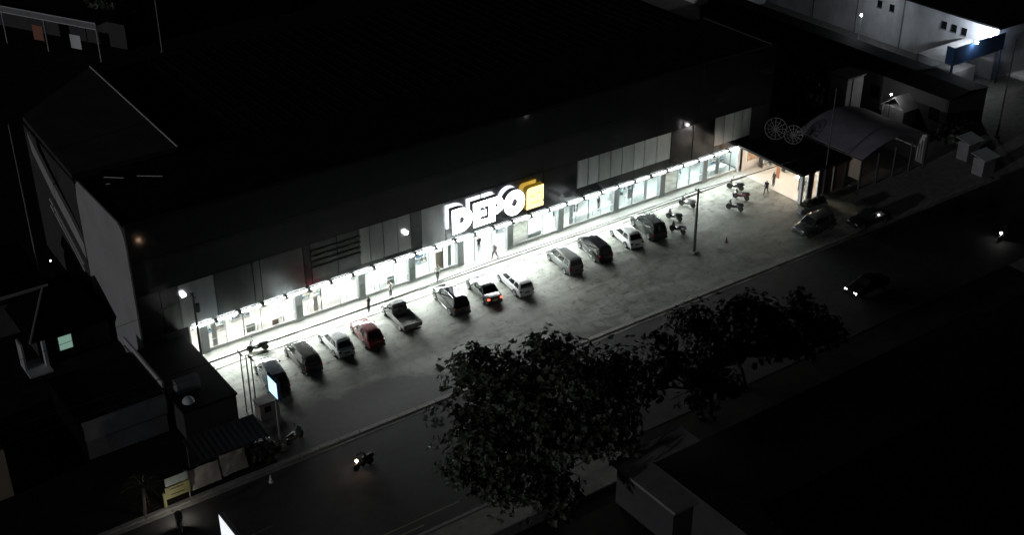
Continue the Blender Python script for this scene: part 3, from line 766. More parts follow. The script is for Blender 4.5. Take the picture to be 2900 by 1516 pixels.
make_bike(b_dk, 'motorbike parked on the walkway at the left end of shop', (5.5, -2.5), R(70))
make_bike(b_gy, 'parked motorbike beside the sign pole at the lot corner', (1.7, -17.7), R(-70))
make_bike(b_dk, 'parked motorbike with a small white headlight at lower left roadside', (-11.2, -22.6, -.04), R(-20), emis('headlight_stall', (1.0, .93, .82), 170.0))
road_bike = make_bike(b_dk, 'motorbike ridden along the road with warm headlight on', (4.8, -24.4, -.04), R(97), 'headwarm', 'ridden_motorbike', None)
make_bike(b_dk, 'far motorbike with headlight on the dark road at right edge', (84.6, -30.6, -.04), R(95), 'headwhite', 'ridden_motorbike', None)

# ------------------------------------------------------------------ people
def make_person(label, loc, rotz, shirt, legs, pose='stand', hair=True):
    t = thing('person', label, 'person', loc, rotz)
    st = dict(stand=(0.0, 0.0), walk=(0.26, -0.24), ride=(0, 0))[pose]
    V, E_, RR = [], [], []
    def v(p, r): V.append(p); RR.append(r); return len(V) - 1
    def e(a, b): E_.append((a, b))
    if pose == 'ride':
        pel = v((0, -.25, .80), .16); ch1 = v((0, -.18, 1.02), .15); ch2 = v((0, -.06, 1.28), .17); nk = v((0, -.01, 1.42), .055); hd = v((0, .03, 1.50), .085); ht = v((0, .04, 1.62), .09)
    else:
        pel = v((0, 0, .92), .15); ch1 = v((0, .01, 1.12), .14); ch2 = v((0, .01, 1.36), .165); nk = v((0, .015, 1.48), .055); hd = v((0, .03, 1.55), .08); ht = v((0, .03, 1.67), .092)
    e(pel, ch1); e(ch1, ch2); e(ch2, nk); e(nk, hd); e(hd, ht)
    base = V[ch2]
    for s in (-1, 1):
        sw_ = st[0] if s > 0 else st[1]
        sh = v((s * .19, base[1], base[2] + .03), .075); e(ch2, sh)
        if pose == 'ride':
            el = v((s * .30, .14, 1.12), .05); wr_ = v((s * .31, .34, 1.06), .038); hn = v((s * .31, .40, 1.05), .045)
        else:
            el = v((s * .25, -.02 - sw_ * .35, 1.12), .05); wr_ = v((s * .26, .08 - sw_ * .6, .90), .036); hn = v((s * .26, .11 - sw_ * .65, .82), .04)
        e(sh, el); e(el, wr_); e(wr_, hn)
        hp = v((s * .10, V[pel][1], V[pel][2] - .08), .105); e(pel, hp)
        if pose == 'ride':
            kn = v((s * .18, .20, .62), .075); an = v((s * .17, .10, .30), .045); ft = v((s * .17, .30, .28), .045)
        else:
            kn = v((s * .11, .04 + sw_ * .55, .50), .072); an = v((s * .11, sw_ * 1.1 - (.12 if sw_ < 0 else 0), .09), .045); ft = v((s * .12, sw_ * 1.1 + .16, .045), .042)
        e(hp, kn); e(kn, an); e(an, ft)
    me = bpy.data.meshes.new('body'); me.from_pydata(V, E_, [])
    ob = bpy.data.objects.new('body', me); C.objects.link(ob)
    md = ob.modifiers.new('s', 'SKIN'); md.use_smooth_shade = True
    for i, sv in enumerate(me.skin_vertices[0].data): sv.radius = (RR[i], RR[i] * (.72 if i in (0, 1, 2) else 1)); sv.use_root = (i == 0)
    ob.modifiers.new('d', 'SUBSURF').levels = 1
    dg = bpy.context.evaluated_depsgraph_get()
    m2 = bpy.data.meshes.new_from_object(ob.evaluated_get(dg))
    C.objects.unlink(ob); bpy.data.objects.remove(ob)
    m2.materials.clear()
    for x in ('skin', shirt, legs, 'hair'): m2.materials.append(M[x] if isinstance(x, str) else x)
    zn = V[nk][2] - .01; zp = V[pel][2] + .02
    for p in m2.polygons:
        c = p.center
        arm = abs(c.x) > .24 and c.z < base[2] - .12
        if c.z > zn + .13 and (c.y < V[hd][1] - .02 or c.z > V[ht][2] + .03): i = 3
        elif c.z > zn: i = 0
        elif arm and c.z > zp - .22 and pose != 'ride': i = 0
        elif c.z > zp: i = 1
        else: i = 2
        p.material_index = i
    bo = bpy.data.objects.new('body', m2); C.objects.link(bo); bo.parent = t
    # fingers and nose as small additions joined in one mesh
    mb = MB()
    for hi in [i for i, r in enumerate(RR) if abs(r - .04) < 1e-6 or abs(r - .045) < 1e-6 and pose == 'ride' and V[i][2] > 1]:
        hx, hy, hz = V[hi]
        for k in range(4): mb.tube([(hx, hy - .03 + k * .02, hz - .02), (hx, hy - .025 + k * .02, hz - .08 - .01 * (k in (1, 2))), (hx * .98, hy - .015 + k * .02, hz - .11)], .009, 5)
        mb.tube([(hx, hy + .02, hz), (hx * .95, hy + .06, hz - .05)], .010, 5)
    hx, hy, hz = V[hd]
    mb.tube([(0, hy + .09, hz + .07), (0, hy + .115, hz + .035)], [.008, .016], 5)
    mb.build('hands_and_nose', 'skin', t, world=False)
    t.scale = (1.15, 1.15, 1.15)
    return t
sh_w = mat('shirt_white', (.62, .62, .60), .8); sh_d = mat('shirt_dark', (.03, .03, .035), .8); sh_b = mat('shirt_brown', (.20, .14, .11), .8); tr_d = mat('trousers_dark', (.03, .03, .04), .8); tr_j = mat('trousers_grey', (.12, .13, .15), .8)
make_person('person in white top standing on the walkway by the pickup', (21.2, -1.55, 0.13), R(200), sh_w, tr_j)
make_person('person in dark clothes standing left of the pickup nose', (18.0, -2.6, 0), R(30), sh_d, tr_d)
make_person('person in pale top walking on walkway above the black SUV', (27.2, -1.35, 0.13), R(160), sh_w, tr_d, 'walk')
make_person('person in dark clothes walking near the shop entrance', (34.9, -1.0, .13), R(100), sh_d, tr_d, 'walk')
make_person('person in dark clothes inside the shop entrance', (34.4, 1.4, .115), R(180), sh_d, tr_j)
make_person('person inside the shop behind glass right of the sign, left one', (48.4, 1.9, .1), R(120), sh_d, tr_d)
make_person('person inside the shop behind glass right of the sign, right one', (51.6, 1.6, .1), R(200), sh_d, tr_j)
make_person('person in black standing outside the corner shop opening', (70.9, -6.8, 0), R(110), sh_d, tr_d, 'walk')
make_person('person in dark clothes standing inside the corner shop opening', (73.3, -5.7, .06), R(80), sh_d, tr_d)
make_person('rider in dark jacket on the motorbike with warm headlight', (4.8, -24.4, -.04), R(97), sh_d, tr_d, 'ride')
make_person('rider on the far motorbike at the right edge', (84.6, -30.6, -.04), R(95), sh_d, tr_d, 'ride')

# ------------------------------------------------------------------ poles, wires, signs in the lot
def pole(label, x, y, h, r0, r1, m, arms=0, name='utility_pole', foot=True):
    t = thing(name, label, 'pole', (x, y, 0))
    MB().tube([(0, 0, -.1), (0, 0, h * .5), (0, 0, h)], [r0, (r0 + r1) / 2, r1], 10).build('shaft', m, t, world=False, smooth=True)
    if foot: MB().bbox(-r0 * 2.2, r0 * 2.2, -r0 * 2.2, r0 * 2.2, 0, .18, .03).build('foot_block', 'kerb', t, world=False)
    for k in range(arms):
        z = h - .25 - k * .55
        a = B(-.06, .06, -.55, .55, z - .05, z + .05).build('cross_arm', m, t, world=False)
        for yy in (-.45, 0.0, .45): MB().cyl(0, yy, z + .05, z + .22, .045, .03, 8).build('insulator', 'trim', a, world=False)
    return t
pole('tall dark utility pole with thick foot in the right lot', 53.9, -12.5, 7.9, .20, .10, 'poledark', 1)
pole('left one of three thin poles at the left lot corner', .15, -11.2, 6.6, .07, .05, 'poledark', 1, foot=False)
pole('middle one of three thin poles at the left lot corner', .55, -11.5, 6.2, .08, .06, 'steel', 0, foot=False)
pole('right one of three thin poles at the left lot corner', .95, -11.6, 6.0, .07, .05, 'poledark', 1, foot=False)
pt = pole('dark utility pole with transformer before the left facade end', -.5, -3.2, 9.0, .13, .09, 'poledark', 1, foot=False)
MB().cyl(.28, 0, 6.9, 7.7, .22, .22, 12).build('transformer', 'poledark', pt, world=False)
pole('slim dark pole standing beside the corner shop', 76.4, -10.9, 13.8, .10, .06, 'poledark', 0, foot=True)
pole('dark pole standing in the far right yard', 108.3, -12.3, 13.6, .14, .09, 'poledark', 0)
pole('thin pale pole rising behind the store at top left', 30.9, 83, 12, .10, .08, 'steel', 0)
pole('thin pale pole along the left side wall of store', -8.2, 20, 19.6, .08, .06, 'steel', 0)
def wire(label, pts, sag, r=.028):
    P_ = []
    for i in range(len(pts) - 1):
        a, b = Vector(pts[i]), Vector(pts[i + 1])
        for k in range(18 if i == len(pts) - 2 else 17):
            u = k / 17
            p = a.lerp(b, u); p.z -= sag * 4 * u * (1 - u); P_.append(p)
    o = MB().tube(P_, r, 5).build('overhead_wire', 'wire')
    tag(o, label, 'wire', 'overhead wires above the lot')
wire('upper black overhead wire strung across the parking lot', [(-22, -10.6, 6.6), (.15, -11.2, 6.55), (27, -11.8, 7.3), (53.9, -12.5, 7.75), (76.4, -10.9, 6.2)], .14, .05)
wire('lower black overhead wire strung across the parking lot', [(-22, -10.9, 5.4), (.15, -11.6, 5.9), (27, -12.2, 6.4), (53.9, -12.9, 7.6)], .16, .035)
wire('thin wire from transformer pole along the strip lights', [(-.5, -3.2, 8.8), (-12, -3.4, 8.2), (-30, -3.5, 8.4)], .4, .022)

py_ = thing('pylon_sign', 'blue-white lit double-sided box sign on a slim pole', 'sign', (.1, -18.1, 0))
MB().tube([(0, 0, -.05), (0, 0, 5.8)], .085, 10).build('pole', 'steel', py_, world=False, smooth=True)
MB().bbox(-.35, .35, -.35, .35, -.02, .35, .05).build('base_block', 'kerb', py_, world=False)
bx_ = MB().bbox(-.14, .14, -.98, .98, 5.75, 7.62, .04).build('sign_box', 'blue', py_, world=False)
for s in (-1, 1): B(s * .15 - .006, s * .15 + .006, -.82, .82, 5.9, 7.47).build('lit_face', 'led_blue', bx_, world=False)
ls = thing('roadside_light_box', 'white lit double-sided board on a pole at bottom edge', 'sign', (-12.0, -36.2, 0))
MB().tube([(0, 0, 0), (0, 0, 7.4)], .09, 8).build('pole', 'poledark', ls, world=False)
bx_ = MB().bbox(-.16, .16, -1.5, 1.5, 7.3, 10.3, .04).build('sign_box', 'grey', ls, world=False)
for s in (-1, 1): B(s * .17 - .006, s * .17 + .006, -1.4, 1.4, 7.4, 10.2).build('lit_face', 'led_white', bx_, world=False)
MB().tube([(0, -1.5, 9.8), (2.6, -1.5, 9.9)], .03, 6).build('bracket', 'steel', ls, world=False)

hut = thing('guard_booth', 'small pinkish grey booth at the left lot corner', 'booth', (1.5, -12.7, 0), R(0))
MB().bbox(-.95, .95, -.6, .6, 0, 1.62, .03).build('wall', mat('booth_wall', (.26, .235, .23), .8, var=.1), hut, world=False)
MB().bbox(-1.03, 1.03, -.68, .68, 1.622, 1.74, .03).build('roof', mat('booth_roof', (.10, .09, .10), .7), hut, world=False)
B(-.5, .1, -.612, -.602, .7, 1.35).build('window', 'carglass', hut, world=False)
cone = MB().cyl(58.5, -12.9, 0, .04, .22, .22, 10); cone.cyl(58.5, -12.9, .04, .72, .15, .03, 12)
tag(cone.build('traffic_cone', mat('cone_dark', (.10, .04, .02), .7)), 'small traffic cone standing alone in the right lot', 'cone')
cone = MB().cyl(-2.6, -21.6, -.04, .0, .22, .22, 10); cone.cyl(-2.6, -21.6, .0, .72, .16, .03, 12)
tag(cone.build('traffic_cone', 'white'), 'small pale cone on the road edge near the stalls', 'cone')
b = thing('bush', 'small dark bush at the foot of the pylon sign', 'bush', (-1.6, -18.2, 0))

# ------------------------------------------------------------------ vegetation
def crown_mesh(center, rad, n, leaf, seed, shells=0.35, per=9):
    rnd = random.Random(seed); mb = MB()
    cx, cy, cz = center
    for i in range(n):
        while True:
            d = Vector((rnd.gauss(0, 1), rnd.gauss(0, 1), rnd.gauss(0, 1)))
            if d.length > .05: break
        d.normalize()
        if d.z < -.55: d.z *= .4
        lump = 1 + .24 * noise.noise(d * 2.1 + Vector((seed, 0, 0))) + .10 * noise.noise(d * 5.5 + Vector((0, seed, 0)))
        k = (rnd.random() ** shells) * lump
        if noise.noise(Vector((d.x * 3, d.y * 3, d.z * 3 + seed))) < -.30 and rnd.random() < .75: continue
        p = Vector((cx + d.x * rad[0] * k, cy + d.y * rad[1] * k, cz + d.z * rad[2] * k))
        axis = (d + Vector((rnd.uniform(-.5, .5), rnd.uniform(-.5, .5), rnd.uniform(.1, .9)))).normalized()
        a = axis.cross(Vector((.3, .7, .2))).normalized(); b_ = axis.cross(a)
        for j in range(per):
            an = 2 * PI * (j + rnd.random() * .7) / per
            out = (a * math.cos(an) + b_ * math.sin(an))
            L_ = leaf * rnd.uniform(.6, 1.15); wd = L_ * rnd.uniform(.26, .36)
            up_ = rnd.uniform(.05, .8)
            dirv = (out + axis * up_).normalized()
            sd = dirv.cross(axis).normalized() * wd
            tip = p + dirv * L_ - axis * L_ * .15
            mid = p + dirv * L_ * .55
            mb.add([p, mid + sd, tip, mid - sd], [(0, 1, 2, 3)])
    return mb
def make_tree(label, base, crown_c, rad, n, leaf, seed, trunk_r=.35, m='leaf', per=9, name='tree', lobes=0):
    t = thing(name, label, 'tree', base)
    mb = MB(); bx0 = Vector(base); cc = Vector(crown_c)
    fork = bx0.lerp(cc, .55) + Vector((.2, .1, 0))
    mb.tube([bx0 - Vector((0, 0, .2)), bx0.lerp(fork, .5) + Vector((.12, -.1, 0)), fork], [trunk_r * 1.25, trunk_r * .9, trunk_r * .75], 10)
    rnd = random.Random(seed)
    for k in range(9):
        a = 2 * PI * k / 9 + rnd.random() * .5; el = rnd.uniform(.1, .9)
        tip = cc + Vector((math.cos(a) * rad[0] * .8, math.sin(a) * rad[1] * .8, rad[2] * (el - .35)))
        mid = fork.lerp(tip, .5) + Vector((rnd.uniform(-.5, .5), rnd.uniform(-.5, .5), .5))
        mb.tube([fork, mid, tip], [trunk_r * .5, trunk_r * .28, trunk_r * .08], 6)
    mb.build('trunk', 'bark', t, smooth=True)
    if lobes:
        mb = MB()
        for k in range(lobes):
            while True:
                d = Vector((rnd.uniform(-1, 1), rnd.uniform(-1, 1), rnd.uniform(-.8, 1)))
                if .35 < d.length < 1: break
            q = cc + Vector((d.x * rad[0], d.y * rad[1], d.z * rad[2])) * .86
            lr = rnd.uniform(.20, .36) * rad[0]
            x = crown_mesh(q, (lr * 1.1, lr * 1.1, lr * .72), int(n / lobes), leaf, seed + k, .45, 8)
            mb.add(x.v, x.f)
            mb.tube([fork, fork.lerp(q, .55) + Vector((0, 0, .4)), q], [.14, .09, .03], 5)
        mb.build('crown', m, t)
    else:
        crown_mesh(crown_c, rad, n, leaf, seed).build('crown', m, t)
    return t
make_tree('big dark broad-leaved tree in front of the parking lot', (13.2, -38.0, .1), (15.0, -36.2, 8.2), (9.6, 9.2, 6.8), 6500, .40, 5, .42, lobes=48)
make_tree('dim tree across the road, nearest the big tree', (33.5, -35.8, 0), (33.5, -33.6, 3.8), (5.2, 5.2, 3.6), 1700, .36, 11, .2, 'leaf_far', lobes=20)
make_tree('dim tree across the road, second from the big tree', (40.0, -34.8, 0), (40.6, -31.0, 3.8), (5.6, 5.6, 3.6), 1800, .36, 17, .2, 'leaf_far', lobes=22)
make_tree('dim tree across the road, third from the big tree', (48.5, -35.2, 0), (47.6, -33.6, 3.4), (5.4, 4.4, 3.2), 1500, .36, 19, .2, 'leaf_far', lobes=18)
make_tree('dim round tree behind the store at top left', (27.5, 95, 0), (27.5, 94, 5.5), (4.2, 4.2, 3.6), 300, .8, 23, .22)
make_tree('dim garden tree left of the pale box behind corner shop', (91, 7.5, 0), (91, 7.2, 4.2), (3.2, 3.4, 2.4), 260, .6, 29, .18)
make_tree('low dim garden tree near the pale roofs at right', (101.5, -11.2, 0), (101.2, -11.2, 2.0), (3.4, 2.4, 1.5), 220, .5, 31, .12)
make_tree('dim tree at the far right yard edge beside dark pole', (118, -17, 0), (118, -17, 3.6), (4.5, 4.5, 2.6), 260, .7, 37, .2, 'leaf_far')
crown_mesh((-1.6, -18.2, .7), (1.5, 1.0, .8), 130, .42, 3).build('foliage', 'leaf', b)
MB().tube([(-1.6, -18.2, 0), (-1.6, -18.2, .7)], .06, 6).build('stem', 'bark', b)
# palm at the lower left
pm = thing('palm_tree', 'shaggy dim palm beside the yellow sign at lower left', 'palm', (-12.9, -19.5, 0))
MB().tube([(-12.9, -19.5, 0), (-12.8, -19.6, 1.4), (-12.7, -19.5, 2.8)], [.17, .14, .11], 8).build('trunk', 'bark', pm, smooth=True)
rnd = random.Random(4)
for k in range(11):
    mb = MB(); a = 2 * PI * k / 11; el = rnd.uniform(.2, 1.0); L_ = rnd.uniform(1.5, 2.2)
    o0 = Vector((-12.7, -19.5, 2.8)); d = Vector((math.cos(a), math.sin(a), 0)); sd = Vector((-d.y, d.x, 0))
    pr = [o0 + d * L_ * u + Vector((0, 0, el * L_ * (u - 1.15 * u * u))) for u in [i / 9 for i in range(10)]]
    mb.tube(pr, .018, 4)
    for i in range(1, 10):
        for s in (-1, 1):
            lf = .55 * math.sin(PI * (i / 10) ** .7) + .12
            q0 = pr[i]; q1 = q0 + sd * s * lf + d * .22 - Vector((0, 0, .18 * lf))
            mb.add([q0, q0 + d * .07, q1], [(0, 1, 2)])
    mb.build('frond', 'leaf2', pm)

# ------------------------------------------------------------------ corner shop on the right
an = thing('corner_shop', 'small flat-roofed corner shop with bright open side facing the lot', 'shop', (76, -5.5, 0))
def ap(name, mb, m, parent=None, **k): return mb.build(name, m, parent or an, **k)
ap('floor', B(72.5, 80, -10.8, -0.3, -0.02, 0.06), 'infloor')
ap('back_wall', B(80, 80.2, -10.8, -0.3, 0, 3.66), 'inwall')
ap('inner_wall', B(72.7, 80, -0.30, -0.12, 0.0, 3.66), 'inwall')
ap('corner_pillar', B(72.35, 73.1, -0.30, -0.12, 0, 3.6), 'white')
ap('roof', MB().bbox(72.2, 80.6, -11.1, -0.06, 3.67, 3.92, .04), 'roof')
ap('roof_edge', B(72.12, 72.195, -11.0, -0.1, 3.62, 3.9), 'seam')
ap('front_post', MB().bbox(72.35, 72.75, -11.0, -10.55, 0, 3.66, .03), 'white')
ap('ceiling', B(72.5, 80, -10.8, -0.3, 3.62, 3.66), 'ceil')
for x, y in ((74.5, -2.8), (74.5, -6.0), (74.5, -9.0), (77.6, -2.8), (77.6, -6.0), (77.6, -9.0)):
    ap('ceiling_lamp', B(x - .15, x + .15, y - .7, y + .7, 3.54, 3.61), 'lobby')
# glazed side towards the road: posts, curtains, panes
for i, x in enumerate((73.6, 74.5, 75.4, 76.4, 78, 79.9)):
    ap('side_post', B(x - .07, x + .07, -10.85, -10.68, .0, 3.6), 'mull_d' if i % 2 else 'white')
for x0, x1, m in ((72.76, 73.52, 'glass'), (73.68, 74.42, 'curtain'), (74.58, 75.32, 'glass'), (75.48, 76.32, 'curtain'), (76.48, 77.92, 'curtain'), (78.08, 79.82, 'curtain')):
    ap('side_pane', MB().quad((x0, -10.76, .06), (x1, -10.76, .06), (x1, -10.76, 3.6), (x0, -10.76, 3.6)) if m == 'glass' else B(x0, x1, -10.78, -10.74, .06, 3.6), m)
wd = tag(B(74.0, 76.2, -.36, -.31, 1.2, 3.0).build('wall_poster', mat('poster_brown', (.40, .28, .20), .7, var=.5, scale=2)), 'brownish poster on the inner wall of the corner shop', 'poster')
tag(B(79.9, 79.98, -7.0, -5.2, .8, 3.1).build('hanging_banner', 'orange'), 'orange banner hanging inside the corner shop', 'banner')
bd = B(74.6, 74.68, -5.3, -4.75, .5, 3.2).build('hanging_banner', 'orange'); tag(bd, 'orange cloth hung in the middle of the corner shop', 'banner')
for i, (x, y) in enumerate(((78.0, -3.6), (75.6, -8.6), (76.6, -1.0))):
    rnd = random.Random(i); t = thing('display_rack', ('dark display rack at the back of the corner shop', 'dark display rack at the near end of the corner shop', 'display rack along the inner wall of the corner shop')[i], 'rack', (x, y, .06))
    for sx in (-.8, .76): B(sx, sx + .04, -.3, .3, 0, 2.0).build('upright', 'mull_d', t, world=False)
    for k in range(4): B(-.755, .755, -.3, .3, .1 + k * .6, .14 + k * .6).build('shelf_board', 'mullion', t, world=False)
    mb = MB()
    for k in range(3):
        for j in range(6): mb.cur = rnd.randrange(6); mb.box(-.72 + j * .24, -.52 + j * .24, -.25, .25, .145 + k * .6, .3 + k * .6 + rnd.random() * .2)
    mb.build('goods', goods_m, t, world=False, stuff=True)
wl = thing('wall_lamp', 'round white lamp shining at the corner shop opening', 'lamp', (72.9, -9.7, 2.9))
MB().sphere((0, 0, 0), .17, 12, 8).build('globe', 'bulb', wl, world=False, smooth=True)
MB().tube([(0, 0, .17), (0, 0, .72)], .02, 6).build('stem', 'black', wl, world=False)
# two lattice dishes on its roof
for i, (x, y, r, lb) in enumerate(((77.2, -1.6, 1.35, 'large pale lattice dish on corner shop roof, nearer the store'), (77.6, -4.2, 1.15, 'smaller pale lattice dish on corner shop roof, nearer the road'))):
    t = thing('lattice_dish', lb, 'dish', (x, y, 3.92))
    nrm = Vector((-.55, -.65, .52)).normalized(); u = nrm.cross(Vector((0, 0, 1))).normalized(); v_ = u.cross(nrm)
    c0 = Vector((0, 0, 1.35))
    def dp(rr, a): return c0 + u * math.cos(a) * rr * r + v_ * math.sin(a) * rr * r - nrm * (1 - rr * rr) * .35 * r
    for rr in (1.0, .66, .33):
        MB().tube([dp(rr, 2 * PI * k / 24) for k in range(25)], .05 if rr == 1 else .03, 6).build('ring', 'dish', t, world=False)
    for k in range(12): MB().tube([dp(w_ / 4, 2 * PI * k / 12) for w_ in range(5)], .05, 5).build('rib', 'dish', t, world=False)
    MB().tube([(0, 0, 0), c0 - nrm * .35 * r], .06, 8).build('mast', 'poledark', t, world=False)
hg = thing('hedge', 'long dark low hedge planter before the corner shop side', 'hedge', (72.6, -12.6, 0))
MB().bbox(70.4, 75.0, -13.0, -12.3, 0, .5, .05).build('planter', 'grey', hg)
crown_mesh((72.7, -12.65, .85), (2.4, .5, .5), 170, .35, 8, .6).build('foliage', 'leaf', hg)

# second shop with vaulted canvas roof, right of it
s2 = thing('canopy_shop', 'dim open shop under a purple grey vaulted canopy, right of corner shop', 'shop', (85, -8, 0))
mb = MB(); n = 10
rg = []
for yy in (-12.5, -1.8):
    rg.append([(81.0 + 12.6 * k / n, yy, 4.1 + 1.5 * math.sin(PI * k / n)) for k in range(n + 1)] + [(81.0 + 12.6 * k / n, yy, 4.02 + 1.5 * math.sin(PI * k / n)) for k in range(n, -1, -1)])
mb.loft(rg).build('canopy_roof', 'tent', s2, smooth=True)
B(81, 93.5, -1.9, -1.7, 0, 4.0).build('back_wall', 'pale', s2)
B(93.4, 93.6, -12.4, -2.0, 0, 4.0).build('side_wall', 'pale', s2)
for x in (81.1, 84.2, 87.3, 90.4, 93.2):
    B(x - .1, x + .1, -12.45, -12.25, 0, 4.08).build('post', 'poledark', s2)
B(81, 93.3, -12.2, -2, -.02, .05).build('floor', 'paving', s2)
B(80.85, 80.95, -12.4, -6.6, 1.3, 3.9).build('side_screen', 'beige', s2)
for i, x in enumerate((84.6, 86.6)):
    tag(MB().bbox(x, x + 1.1, -7.5, -6.8, .05, 1.9, .03).build('drinks_fridge', ('white', 'mural')[i]), ('pale upright cabinet in the canopy shop', 'grey-green upright cabinet in the canopy shop')[i], 'cabinet')
sl_ = thing('shop_lamp', 'small dim lamp hanging in the canopy shop', 'lamp', (86.5, -9.2, 3.6))
MB().sphere((0, 0, 0), .12, 10, 6).build('globe', emis('dim_bulb', (1, .93, .85), 14.0), sl_, world=False)
MB().tube([(0, 0, .1), (0, 0, 1.6)], .015, 5).build('cord', 'black', sl_, world=False)

# pale box (water-tank house), bright lamp and white gable behind
tk = thing('tank_house', 'pale box-like tank house behind the canopy shop', 'building', (97.2, 4.5, 0))
MB().bbox(95.6, 98.9, 3.2, 6.2, 0, 6.0, .06).build('wall', 'pale', tk)
MB().bbox(95.4, 99.1, 3.0, 6.4, 6.0, 6.25, .05).build('roof', 'grey', tk)
MB().tube([(96.6, 3.1, 1), (96.6, 3.1, 6)], .06, 6).build('drain_pipe', 'black', tk)
yd = thing('yard_lamp', 'bright white lamp lighting a small gable behind canopy shop', 'lamp', (99.2, -1.4, 0))
MB().tube([(0, 0, 0), (0, 0, 4.5)], .05, 6).build('pole', 'poledark', yd, world=False)
MB().sphere((0, 0, 4.6), .11, 10, 6).build('globe', emis('yard_bulb', (1, .98, .95), 170.0), yd, world=False)
gb = thing('gable_hut', 'small hut with pale gable roof lit by the bright yard lamp', 'hut', (101.5, -.5, 0))
MB().loft([[(x, -3, 2.4), (x, 0.6, 2.4), (x, 0.6, 0), (x, -3, 0)] for x in (100.3, 103.5)]).build('wall', 'pale', gb)
for s in (0, 1):
    MB().slab([(100.1, -1.2, 3.9), (103.7, -1.2, 3.9), (103.7, 0.8 if s else -3.2, 2.3), (100.1, 0.8 if s else -3.2, 2.3)], .1).build('roof', 'pale', gb)

# ------------------------------------------------------------------ far right: dark warehouse, white walled building, blue front
wh = thing('dark_warehouse', 'long low black warehouse in front of the white wall', 'warehouse', (106, 16, 0))
MB().box(103.0, 111.0, -7.8, 40, 0, 5.0).build('wall', 'sidedark', wh)
MB().loft([[(102.8, y, 5.01), (107, y, 5.5), (111.2, y, 5.01)] for y in (-8.0, 40.2)]).build('roof', 'roof', wh)
for k in range(9): B(102.9, 102.99, -6.5 + k * 5, -5.0 + k * 5, 1.5, 3.2).build('window', 'carglass', wh)
wb_ = thing('white_building', 'white walled building lit by a flood lamp at top right', 'building', (131, 26, 0))
MB().box(125, 150, 1.2, 70, -.1, 7.65).build('wall', 'white', wb_)
MB().bbox(124.8, 150.2, 1.0, 70.2, 7.66, 7.9, .04).build('roof', 'roof', wb_)
for y in (6.5, 8.3, 10.1, 20, 22.4):
    w_ = B(124.93, 125.05, y, y + .9, 5.2, 6.3).build('window', 'carglass', wb_)
    B(124.9, 124.98, y - .1, y + 1.0, 5.05, 5.15).build('sill', 'grey', w_)
for y in (18.0, 27.0, 36.0): B(124.9, 124.998, y, y + .25, 0, 7.6).build('pilaster', 'grey', wb_)
fl = thing('flood_lamp', 'bright flood lamp at the corner of the white wall', 'lamp', (122.9, 1.2, 7.2))
MB().bbox(-.2, .2, -.14, .14, -.12, .12, .03).build('lamp_head', 'flood', fl, world=False)
MB().tube([(0, 0, .1), (2.1, 0, .35)], .03, 6).build('arm', 'black', fl, world=False)
bs = thing('blue_shopfront', 'dark blue fascia shopfront at the right end of white wall', 'shop', (119, 2, 0))
B(113.2, 124.6, -.2, .0, 5.2, 7.7).build('fascia', 'blue', bs)
B(113.2, 113.4, .01, 1.1, 5.2, 7.7).build('fascia_return', 'blue', bs)
B(113.4, 124.6, 0.02, 6, 5.0, 5.19).build('canopy', 'pale', bs)
B(113.6, 124.8, 5.9, 6.1, 0, 4.99).build('back_wall', 'white', bs)
B(124.3, 124.55, -.1, .1, 0, 5.19).build('post', 'blue', bs)
B(113.3, 113.6, -.1, .1, 0, 5.19).build('post', 'blue', bs)
B(117, 122, 2.0, 5.6, -.05, 2.6).build('counter_block', 'white', bs)
cl = thing('court_lamp', 'white lamp post standing before the long white wall', 'lamp', (118.6, 21.0, 0))
MB().tube([(0, 0, 0), (0, 0, 5.6)], .07, 8).build('pole', 'trim', cl, world=False)
MB().sphere((0, 0, 5.7), .16, 10, 6).build('globe', emis('court_bulb', (.9, .95, 1.0), 260.0), cl, world=False)
ul = thing('canopy_fill_lamp', 'small added fill lamp under the blue fascia canopy', 'lamp', (118.5, .9, 4.9))  # lamp added to brighten the wall and block under the canopy
MB().bbox(-.5, .5, -.08, .08, -.06, .06, .02).build('fill_light', emis('canopy_fill_tube', (.9, .95, 1.0), 30.0), ul, world=False)
f2 = thing('sign_lamp', 'bright lamp on top of the blue fascia', 'lamp', (117.2, -.7, 7.9))
MB().bbox(-.22, .22, -.14, .14, -.1, .1, .03).build('lamp_head', emis('sign_bulb', (.9, .95, 1), 150.0), f2, world=False)
MB().tube([(0, 0, 0), (0, .7, .1)], .03, 6).build('arm', 'black', f2, world=False)
for i, (x, y, h_) in enumerate(((99.6, -14.2, 2.6), (97.4, -18.2, 2.4))):
    t = thing('small_shed', ('small shed with pale sheet roof in the right yard', 'tiny shed with pale tilted roof nearer the road')[i], 'shed', (x, y, 0))
    B(-1.2, 1.2, -.8, .8, 0, h_ - .2).build('wall', 'grey', t, world=False)
    MB().slab([(-1.5, -1.1, h_ - .1), (1.5, -1.1, h_ - .1), (1.5, 1.1, h_ + .35), (-1.5, 1.1, h_ + .35)], .05).build('roof', 'white', t, world=False)
# grey walls at the top of the frame
tb = thing('grey_yard_building', 'dim grey building beyond the warehouse at the top edge', 'building', (121, 60, 0))
MB().box(114, 124, 46, 78, -.1, 4.2).build('wall', 'pale', tb)
MB().bbox(113.8, 124.2, 45.8, 78.2, 4.21, 4.4, .04).build('roof', 'tinroof', tb)
for y in (48, 53, 58, 63): B(113.93, 114.02, y, y + 1.6, 1.2, 2.8).build('window', 'carglass', tb)

